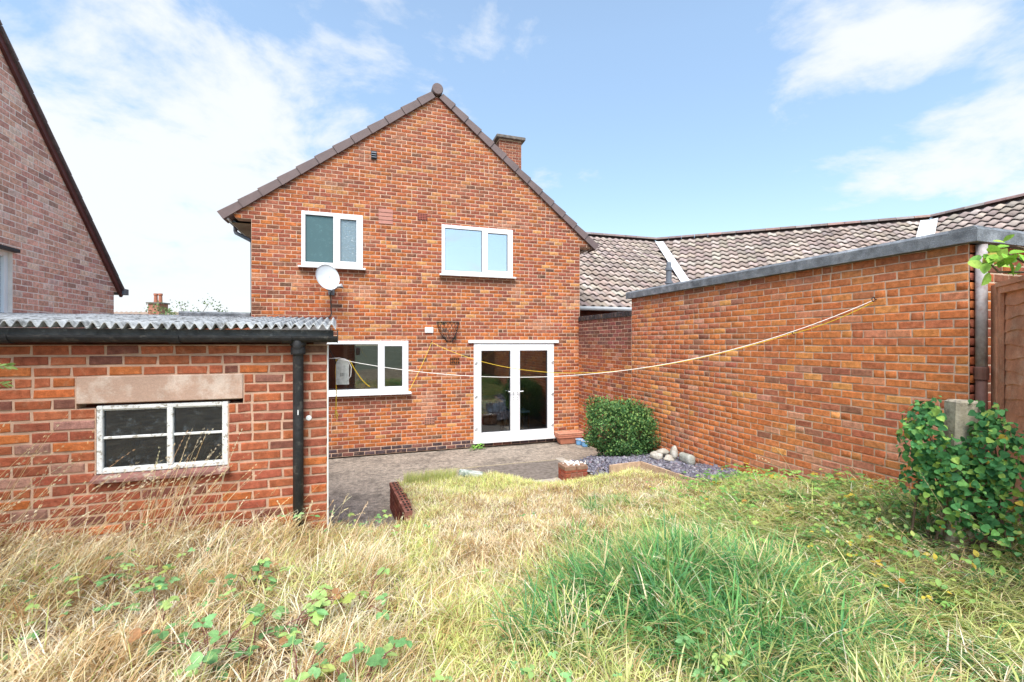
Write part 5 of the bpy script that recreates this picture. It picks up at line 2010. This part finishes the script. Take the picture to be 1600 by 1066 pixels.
C_ = np.repeat(pal(n, [(3, (.13, .125, .16)), (3, (.19, .185, .22)), (1.5, (.09, .085, .11)), (1, (.28, .27, .30)), (.5, (.17, .13, .15))])[:, None], 2 * k, 1)
o = np_mesh('slate_chippings', V_.reshape(-1, 3), quads=Q_, colr=C_.reshape(-1, 3), m=M_SLATE)
tag(o, 'purple grey slate chippings in the bed below the garage wall', 'slate', kind='stuff')


def stone(loc, r, label, seed, name='stone', m_=M_STONE, cat='stone', group=None):
    r_ = random.Random(seed)
    V_, F_ = [], []
    nu, nv = 14, 9
    ph = [r_.uniform(0, 6) for _ in range(4)]
    for j in range(nv + 1):
        t = math.pi * j / nv
        for i in range(nu):
            q = 2 * math.pi * i / nu
            d = Vector((math.sin(t) * math.cos(q), math.sin(t) * math.sin(q), math.cos(t)))
            w_ = 1 + .13 * math.sin(3 * d.x + ph[0]) + .11 * math.sin(4 * d.y + ph[1]) + .09 * math.sin(5 * d.z + ph[2]) + .05 * math.sin(9 * d.x + 7 * d.y + ph[3])
            V_.append((loc[0] + d.x * r[0] * w_, loc[1] + d.y * r[1] * w_, loc[2] + d.z * r[2] * w_))
    for j in range(nv):
        for i in range(nu):
            i2 = (i + 1) % nu
            F_.append((j * nu + i, j * nu + nu + i, j * nu + nu + i2, j * nu + i2))
    o = MB().add(V_, F_).build(name, m_, smooth=True)
    return tag(o, label, cat, group)


stone((4.20, 5.78, .50), (.10, .09, .055), 'flat grey stone at the left end of the cobble heap', 1)
stone((4.36, 5.83, .53), (.095, .075, .06), 'pale stone leaning on the flat left one', 2)
stone((4.43, 5.66, .55), (.065, .06, .10), 'upright pale cobble in the middle of the heap', 3)
stone((4.30, 5.60, .49), (.085, .07, .05), 'low round cobble in front of the heap', 4)
stone((4.47, 5.40, .53), (.075, .15, .085), 'large greenish grey stone at the right end of the heap', 5, m_=mat('stone_mossy', (.32, .33, .29), .9, .25, 12, .4, 50, second=((.46, .46, .42), 9, .5, .62)))


def board(name, a, b, z0, z1, th_, m_, label, cat):
    a, b = Vector(a), Vector(b)
    t = (b - a).normalized()
    s = Vector((-t.y, t.x)) * th_ / 2
    q = [a - s, b - s, b + s, a + s]
    o = MB().add([(p.x, p.y, z) for z in (z0, z1) for p in q], [(0, 3, 2, 1), (4, 5, 6, 7), (0, 1, 5, 4), (1, 2, 6, 5), (2, 3, 7, 6), (3, 0, 4, 7)])
    # ends at different heights follow the slope
    zz = lambda p, top: None
    o = o.build(name, m_)
    return tag(o, label, cat)


M_EDGE = mat('edging_board', (.46, .33, .23), .9, .25, 14, .4, 50, fine=.2)
board('edging_board', (3.36, 5.70), (3.89, 5.745), .12, .452, .034, M_EDGE, 'short timber edging board at the front of the slate bed', 'edging')
m = MB()
a, b = Vector((3.905, 5.745)), Vector((3.985, 4.40))
t = (b - a).normalized(); s = Vector((-t.y, t.x)) * .016
m.add([(a.x - s.x, a.y - s.y, .1), (b.x - s.x, b.y - s.y, .2), (b.x + s.x, b.y + s.y, .2), (a.x + s.x, a.y + s.y, .1),
       (a.x - s.x, a.y - s.y, .452), (b.x - s.x, b.y - s.y, .505), (b.x + s.x, b.y + s.y, .505), (a.x + s.x, a.y + s.y, .452)],
      [(0, 3, 2, 1), (4, 5, 6, 7), (0, 1, 5, 4), (1, 2, 6, 5), (2, 3, 7, 6), (3, 0, 4, 7)])
tag(m.build('edging_board', M_EDGE), 'long timber edging board running along the slate bed to the grass', 'edging')

pier = thing('low_brick_pier', (3.25, 6.62, 0), 'low broken brick pier capped with white mortar at the patio edge', 'pier')
MB().box(3.02, 3.40, 6.46, 6.72, -.02, .19).build('core', M_MORTAR_GREY, pier)
small_bricks(pier, (3.01, 6.452, .0), 0, .40, .225, lambda u, z, r_: pick(r_, [(2, (.30, .09, .06)), (1, (.24, .10, .07))]), 31)
small_bricks(pier, (3.012, 6.73, .0), -math.pi / 2, .28, .225, lambda u, z, r_: pick(r_, [(2, (.36, .085, .05)), (1, (.28, .09, .06))]), 32)
for k in range(2):
    o = MB().cbox(3.005 + k * .20, 3.198 + k * .20, 6.445, 6.735, .19, .255, .006).build('cap_brick', M_BRICK_OBJ, pier)
    o.color = (.27, .17, .12, 1)
m = MB()
for k in range(46):
    x, y, r0 = 3.23 + rnd.gauss(0, .085), 6.60 + rnd.gauss(0, .055), rnd.uniform(.010, .028)
    m.lathe([(r0 * .8, -.01), (r0, r0 * .4), (r0 * .5, r0 * .9)], (x, y, .258), 6)
m.build('mortar_crust', mat('lime_mortar', (.70, .67, .62), .95, .15, 20, .4, 60), pier)

# ------------------------------------------------------------------ retaining wall of the raised lawn
rw = thing('retaining_wall', (.34, 5.8, 0), 'low dark red brick retaining wall at the left of the raised lawn', 'wall')
RA = math.atan2(-1.22, .102)
rt2 = Vector((math.cos(RA), math.sin(RA), 0))
ri2 = Vector((-math.sin(RA), math.cos(RA), 0))
R0 = Vector((.325, 6.20, 0))


def rwbox(m, s0, s1, d0, d1, z0, z1, z1b=None):
    z1b = z1 if z1b is None else z1b
    p = [R0 + rt2 * a + ri2 * b for a, b in ((s0, d0), (s1, d0), (s1, d1), (s0, d1))]
    return m.add([(q.x, q.y, z0) for q in p] + [(p[0].x, p[0].y, z1), (p[1].x, p[1].y, z1b), (p[2].x, p[2].y, z1b), (p[3].x, p[3].y, z1)],
                 [(3, 2, 1, 0), (4, 5, 6, 7), (0, 1, 5, 4), (1, 2, 6, 5), (2, 3, 7, 6), (3, 0, 4, 7)])


rwbox(MB(), 0, 1.224, .003, .095, -.02, .30).build('core', M_MORTAR_GREY, rw)
small_bricks(rw, tuple(R0), RA, 1.22, .30, lambda u, z, r_: pick(r_, [(2, (.19, .065, .05)), (1, (.15, .06, .05)), (1, (.24, .08, .055))]), 41)
for k in range(12):
    s0 = .004 + k * .1015
    zt2 = .352 + .002 * k + rnd.uniform(-.004, .006)
    o = rwbox(MB(), s0, s0 + .092, -.012, .105, .302, zt2).build('coping_brick', M_BRICK_OBJ, rw)
    o.color = (*pick(rnd, [(2, (.24, .095, .07)), (1, (.30, .13, .10))]), 1)
    for i in range(2):
        rwbox(MB(), s0 + .02, s0 + .072, .018 + i * .04, .042 + i * .04, zt2 - .006, zt2 + .002).build('frog', M_HOLE, o)

# pale stone slab half buried at the lawn's back edge
o = MB().cbox(-.17, .17, -.055, .055, -.03, .05, .012).xf(Matrix.Translation((1.42, 6.18, .36)) @ Matrix.Rotation(R(-14), 4, 'Z') @ Matrix.Rotation(R(9), 4, 'Y')).build('stone_slab', mat('pale_green_stone', (.45, .47, .44), .9, .25, 12, .4, 50, second=((.16, .22, .17), 9, .5, .6)))
tag(o, 'pale broken stone slab lying on the back edge of the lawn', 'slab')

# ------------------------------------------------------------------ pots by the door
def trough(z, m_, name, label, sx=1.0):
    t = thing(name, (4.26, 9.0, z), label, 'planter', 'terracotta troughs stacked by the door')
    c = Vector((4.27, 8.97, z))
    b = MB()
    V_ = []
    for (hx, hy, zz) in ((.23, .075, 0), (.275, .105, .15), (.26, .092, .15), (.24, .08, .03)):
        V_ += [(c.x - hx, c.y - hy, c.z + zz), (c.x + hx, c.y - hy, c.z + zz), (c.x + hx, c.y + hy, c.z + zz), (c.x - hx, c.y + hy, c.z + zz)]
    F_ = [(3, 2, 1, 0)]
    for r_ in range(3):
        F_ += [(r_ * 4 + i, r_ * 4 + (i + 1) % 4, r_ * 4 + 4 + (i + 1) % 4, r_ * 4 + 4 + i) for i in range(4)]
    F_.append((12, 13, 14, 15))
    b.add(V_, F_).build('body', m_, t)
    r2 = MB()
    for a in ((-.295, .295, -.122, -.10), (-.295, .295, .10, .122), (-.295, -.272, -.10, .10), (.272, .295, -.10, .10)):
        r2.cbox(c.x + a[0], c.x + a[1], c.y + a[2], c.y + a[3], c.z + .135, c.z + .165, .004)
    r2.build('rim', m_, t)


trough(.013, M_TERRA, 'terracotta_trough', 'bottom terracotta trough of the stack right of the French doors')
trough(.052, M_TERRA, 'terracotta_trough', 'middle terracotta trough nested in the stack by the doors')
trough(.092, mat('terracotta_pale', (.55, .27, .18), .85, .15, 9, .3, 60), 'terracotta_trough', 'top paler terracotta trough of the stack by the doors')
for (x, y), lb in (((4.425, 8.78), 'blue paint tub behind, next to the terracotta troughs'), ((4.47, 8.60), 'blue paint tub in front, nearest the shrub')):
    t = thing('paint_tub', (x, y, 0), lb, 'tub')
    MB().lathe([(.064, 0), (.072, .02), (.078, .12), (.070, .12), (.064, .03)], (x, y, .004), 20).build('body', M_BLUEPOT, t, smooth=False)
    MB().lathe([(.079, .0), (.083, .004), (.083, .016), (.074, .018), (.072, .0)], (x, y, .112), 20, cap=False).build('rim', mat('tub_rim_white', (.70, .74, .78), .5, .1, 20, .1, 40), t)
    h = [(x + .08 * math.cos(q), y + .08 * math.sin(q) - .02, .118 + .012 * math.sin(q * 2)) for q in np.linspace(math.pi, 2 * math.pi, 12)]
    MB().tube(h, .003, 5).build('handle', M_STEEL, t)

# weed at the foot of the door
wd = thing('weed', (2.22, 9.02, 0), 'small bright green weed growing at the left foot of the French doors', 'weed')
n = 46
P = np.stack([rng.normal(2.22, .085, n), rng.normal(9.03, .03, n), rng.uniform(.01, .10, n)], 1)
leaf_objs('leaf', P, rand_dirs(n) + np.array([0, -.2, .8]), rand_dirs(n) * .5 + np.array([0, -.6, 1]), rng.uniform(.03, .06, n), pal(n, [(2, (.22, .42, .08)), (1, (.16, .34, .07))]), 'oval', wd)

# ------------------------------------------------------------------ fence on the right
FA, FT = Vector((4.68, 2.10)), Vector((-.75, -.66)).normalized()
FN = Vector((-FT.y, FT.x))
if FN.dot(-FA) < 0:
    FN = -FN
fen = thing('fence', (FA.x + FT.x * .9, FA.y + FT.y * .9, .8), 'red brown overlapping board fence panel beside the garage corner', 'fence')


def fbox(m, s0, s1, d0, d1, z0a, z1a, dz=0.0):
    """along-fence s, out d (towards us), heights"""
    P_ = lambda s, d, z: (FA.x + FT.x * s + FN.x * d, FA.y + FT.y * s + FN.y * d, z)
    return m.add([P_(s0, d0, z0a), P_(s1, d0, z0a), P_(s1, d1, z0a + dz), P_(s0, d1, z0a + dz), P_(s0, d0, z1a), P_(s1, d0, z1a), P_(s1, d1, z1a + dz), P_(s0, d1, z1a + dz)],
                 [(0, 3, 2, 1), (4, 5, 6, 7), (0, 1, 5, 4), (1, 2, 6, 5), (2, 3, 7, 6), (3, 0, 4, 7)])


fz0, fz1 = .93, 2.655
fbox(MB(), .0, 1.85, -.03, .045, fz1 - .005, fz1 + .03).build('cap_rail', M_FENCE, fen)
fbox(MB(), .02, 1.83, .012, .034, fz1 - .055, fz1 - .006).build('top_rail', M_FENCE, fen)
for s0 in (.02, .455, .92, 1.38, 1.79):
    fbox(MB(), s0, s0 + .042, .013, .036, fz0, fz1 - .056).build('batten', M_FENCE, fen)
zb = fz0
k = 0
while zb < fz1 - .08:
    h_ = .125
    top_z = min(zb + h_, fz1 - .03)
    # wavy lower edge, each board overlaps the one below
    P_ = lambda s, d, z: (FA.x + FT.x * s + FN.x * d, FA.y + FT.y * s + FN.y * d, z)
    ns = 26
    ph = rnd.uniform(0, 6)
    V_, F_ = [], []
    for i in range(ns + 1):
        s_ = .03 + 1.79 * i / ns
        wv = .009 * math.sin(s_ * 7 + ph) + .006 * math.sin(s_ * 17 + ph * 2)
        V_ += [P_(s_, .012, zb - .02 + wv), P_(s_, .000, top_z), P_(s_, -.012, top_z), P_(s_, .000, zb - .02 + wv)]
    for i in range(ns):
        a = 4 * i
        for j in range(4):
            F_.append((a + j, a + 4 + j, a + 4 + (j + 1) % 4, a + (j + 1) % 4))
    MB().add(V_, F_).build('board', M_FENCE, fen)
    zb += .100
    k += 1
po_ = fbox(MB(), -.095, -.005, -.05, .04, .6, fz1 + .02).build('fence_post', M_FENCE)
tag(po_, 'dark timber post between downpipe and fence panel', 'post')

# ------------------------------------------------------------------ concrete post stump in ivy
cp_ = MB().cbox(-.075, .075, -.06, .06, 0, 1.12, .014).xf(Matrix.Translation((3.76, 1.92, .72)) @ Matrix.Rotation(R(-25), 4, 'Z') @ Matrix.Rotation(R(2), 4, 'Y')).build('concrete_post', mat('post_concrete_lichen', (.42, .37, .28), .95, .3, 16, .6, 60, second=((.22, .19, .15), 14, .5, .62)))
tag(cp_, 'stubby weathered concrete post half buried in ivy', 'post')
ivy = thing('ivy', (3.70, 1.95, .9), 'thick dark green ivy smothering the concrete post', 'ivy')
Pl, Nl = [], []
cv = Vector((math.cos(YAW), -math.sin(YAW), 0))       # across the view
cd = Vector((math.sin(YAW), math.cos(YAW), 0))
fwd = Vector((3.72, 1.95, 0)).normalized()
side = Vector((fwd.y, -fwd.x, 0))
for (s_, z_, rx, rz_, amt) in ((-.13, 1.57, .13, .23, 520), (.15, 1.52, .12, .22, 430), (.0, 1.34, .20, .17, 330), (-.08, 1.76, .07, .06, 90), (.13, 1.77, .06, .05, 60), (.22, 1.34, .11, .20, 150), (-.17, 1.30, .09, .14, 90), (.02, 1.16, .19, .16, 150), (.16, 1.05, .20, .12, 70)):
    for _ in range(amt):
        d = Vector(rand_dirs(1)[0])
        if d.dot(fwd) > .35:
            d = -d
        p = Vector((3.78, 1.92, z_)) + side * (s_ + d.dot(side) * rx) + fwd * (d.dot(fwd) * .20 - .05 * (z_ < 1.6)) + Vector((0, 0, d.z * rz_))
        p += d * rng.uniform(-.06, .05) + Vector(rng.normal(0, .012, 3))
        if p.z > 1.62 and abs((p - Vector((3.76, 1.92, 0))).dot(side)) < .075:
            continue
        Pl.append(tuple(p)); Nl.append(tuple(d + Vector((0, 0, .5)) - fwd * .5))
Pl, Nl = np.array(Pl), np.array(Nl)
n = len(Pl)
D = np.tile(np.array([0, 0, -1.]), (n, 1)) + rand_dirs(n) * .85 + Nl * .2
Nn = Nl + rand_dirs(n) * .6
sz = .020 + .034 * rng.random(n) ** 1.3
ic = pal(n, [(4, (.055, .19, .065)), (3, (.090, .27, .085)), (2, (.17, .38, .10)), (1.2, (.30, .47, .10)), (.10, (.50, .38, .06))])
order = np.argsort(Pl @ np.array([fwd.x, fwd.y, 0]))          # nearest first
a_, b_ = order[:300], order[300:]
leaf_objs('leaf', Pl[a_], D[a_], Nn[a_], sz[a_], ic[a_], 'heart', ivy)
leaves('foliage', Pl[b_], D[b_], Nn[b_], sz[b_], ic[b_], 'heart', M_LEAF, ivy)['kind'] = 'stuff'
m = MB()
for k in range(26):
    a = Vector((3.74, 1.93, .82)) + side * rng.normal(0, .12)
    b = Vector(Pl[rng.integers(n)])
    m.tube([a, a.lerp(b, .5) + side * rng.normal(0, .05), b], [.009, .006, .003], 5)
m.build('stem', M_BARK, ivy)
# lower skirt of yellowing leaves
n = 330
P = np.stack([rng.uniform(3.05, 4.25, n), rng.uniform(1.5, 2.5, n), np.zeros(n)], 1)
P[:, 2] = ground(P[:, 0], P[:, 1]) + rng.uniform(.05, .28, n)
leaves('trailing_leaf', P, rand_dirs(n), rand_dirs(n) * .5 + np.array([-.5, -.4, .8]), rng.uniform(.026, .048, n), pal(n, [(3, (.22, .38, .10)), (2, (.14, .30, .11)), (1, (.36, .44, .12)), (.25, (.58, .44, .08)), (.12, (.42, .24, .08))]), 'oval', M_LEAF, ivy)['kind'] = 'stuff'

# ------------------------------------------------------------------ young tree whose branch reaches in at the right
tr = thing('young_tree', (4.55, 1.15, .9), 'bright green leafy branch reaching in above the fence', 'tree')
MB().tube([(4.55, 1.15, .7), (4.52, 1.15, 1.5), (4.46, 1.15, 2.3), (4.42, 1.18, 2.9), (4.4, 1.2, 3.4)], [.05, .042, .032, .022, .01], 8).build('trunk', M_BARK, tr)
tips = []
brs = [((4.44, 1.16, 2.6), P3(1560, 425, 2.35), P3(1535, 400, 2.4)), ((4.43, 1.17, 2.7), P3(1600, 410, 2.3), P3(1555, 385, 2.4)), ((4.42, 1.18, 2.85), P3(1640, 400, 2.2), P3(1590, 385, 2.35)),
       ((4.42, 1.18, 2.9), Vector((4.6, 1.3, 3.2)), Vector((4.9, 1.4, 3.5))), ((4.44, 1.16, 2.6), Vector((4.8, 1.0, 2.9)), Vector((5.1, .9, 3.1)))]
for k, (a, b, c) in enumerate(brs):
    MB().tube([a, Vector(a).lerp(b, .6), b, c], [.014, .009, .006, .003], 6).build('branch', M_BARK, tr)
    for _ in range(14 if k < 3 else 40):
        t = rng.uniform(.25, 1.1)
        q = Vector(b).lerp(c, t) if t > .3 else Vector(a).lerp(b, t + .6)
        tips.append(tuple(q + Vector(rng.normal(0, .03 if k < 3 else .12, 3))))
P = np.array(tips)
n = len(P)
leaf_objs('leaf', P, rand_dirs(n) + np.array([-.8, .1, -.1]), rand_dirs(n) * .6 + np.array([0, -.5, .9]), rng.uniform(.055, .09, n), pal(n, [(3, (.24, .46, .06)), (2, (.34, .54, .10)), (1, (.18, .38, .08)), (.3, (.60, .45, .12))]), 'oval', tr)

# conifer sprigs reaching in at the left edge
cf = thing('conifer', (-2.75, 3.2, .7), 'pale green conifer sprigs poking in at the left edge', 'conifer')
MB().tube([(-2.75, 3.2, .6), (-2.74, 3.2, 2.1)], [.04, .012], 7).build('trunk', M_BARK, cf)
hp, hd = [], []
for zz in np.linspace(1.0, 2.1, 26):
    for _ in range(3):
        q = rng.uniform(0, 6.28)
        ln = rng.uniform(.22, .36) * (1.2 - (zz - 1) * .5)
        d = np.array([math.cos(q), math.sin(q), .12])
        for s in np.linspace(.1, 1, 14):
            for w_ in (-1, 1):
                hp.append(np.array([-2.75, 3.2, zz]) + d * ln * s)
                hd.append(d + w_ * np.array([-math.sin(q), math.cos(q), 0]) * .9)
for pxy in ((14, 572), (10, 600)):
    tip = np.array(P3(pxy[0], pxy[1], 2.72)); b0 = np.array([-2.75, 3.2, tip[2] - .03])
    d = tip - b0
    for s in np.linspace(.2, 1, 30):
        for w_ in (-1, 1):
            hp.append(b0 + d * s)
            hd.append(d / np.linalg.norm(d) + w_ * np.array([0, .5, .75]) * (1.1 - .4 * s))
hp, hd = np.array(hp), np.array(hd)
n = len(hp)
leaves('needle_spray', hp, hd, rand_dirs(n), rng.uniform(.03, .05, n), pal(n, [(2, (.20, .30, .08)), (1, (.30, .38, .10))]), 'thin', M_LEAF, cf)

# far tree crown peeping over the porch roof
ft = thing('far_tree', (-10.5, 17.5, 0), 'thin distant tree crown showing above the flat roof edge', 'tree')
cT = P3(292, 494, 21)
ft.location = (cT.x, cT.y, 0)
MB().tube([(cT.x, cT.y, 0), (cT.x + .1, cT.y, 2), (cT.x, cT.y, 3.2)], [.12, .09, .03], 8).build('trunk', M_BARK, ft)
n = 900
cl = rng.normal(0, 1, (26, 3)) * np.array([.75, .5, .40]) + np.array([cT.x, cT.y, cT.z - .1])
P = cl[rng.integers(26, size=n)] + rng.normal(0, .14, (n, 3))
m = MB()
for c in cl:
    m.tube([(cT.x, cT.y, 2.3), tuple((Vector((cT.x, cT.y, 2.6)).lerp(Vector(c), .5))), tuple(c)], [.03, .02, .008], 5)
m.build('branch', M_BARK, ft)
leaves('crown', P, rand_dirs(n), rand_dirs(n), rng.uniform(.06, .11, n), pal(n, [(2, (.13, .20, .07)), (1, (.19, .26, .10))]), 'oval', M_LEAF, ft)['kind'] = 'stuff'

sc.cycles.max_bounces = 8
sc.cycles.transparent_max_bounces = 12
sc.cycles.use_denoising = True
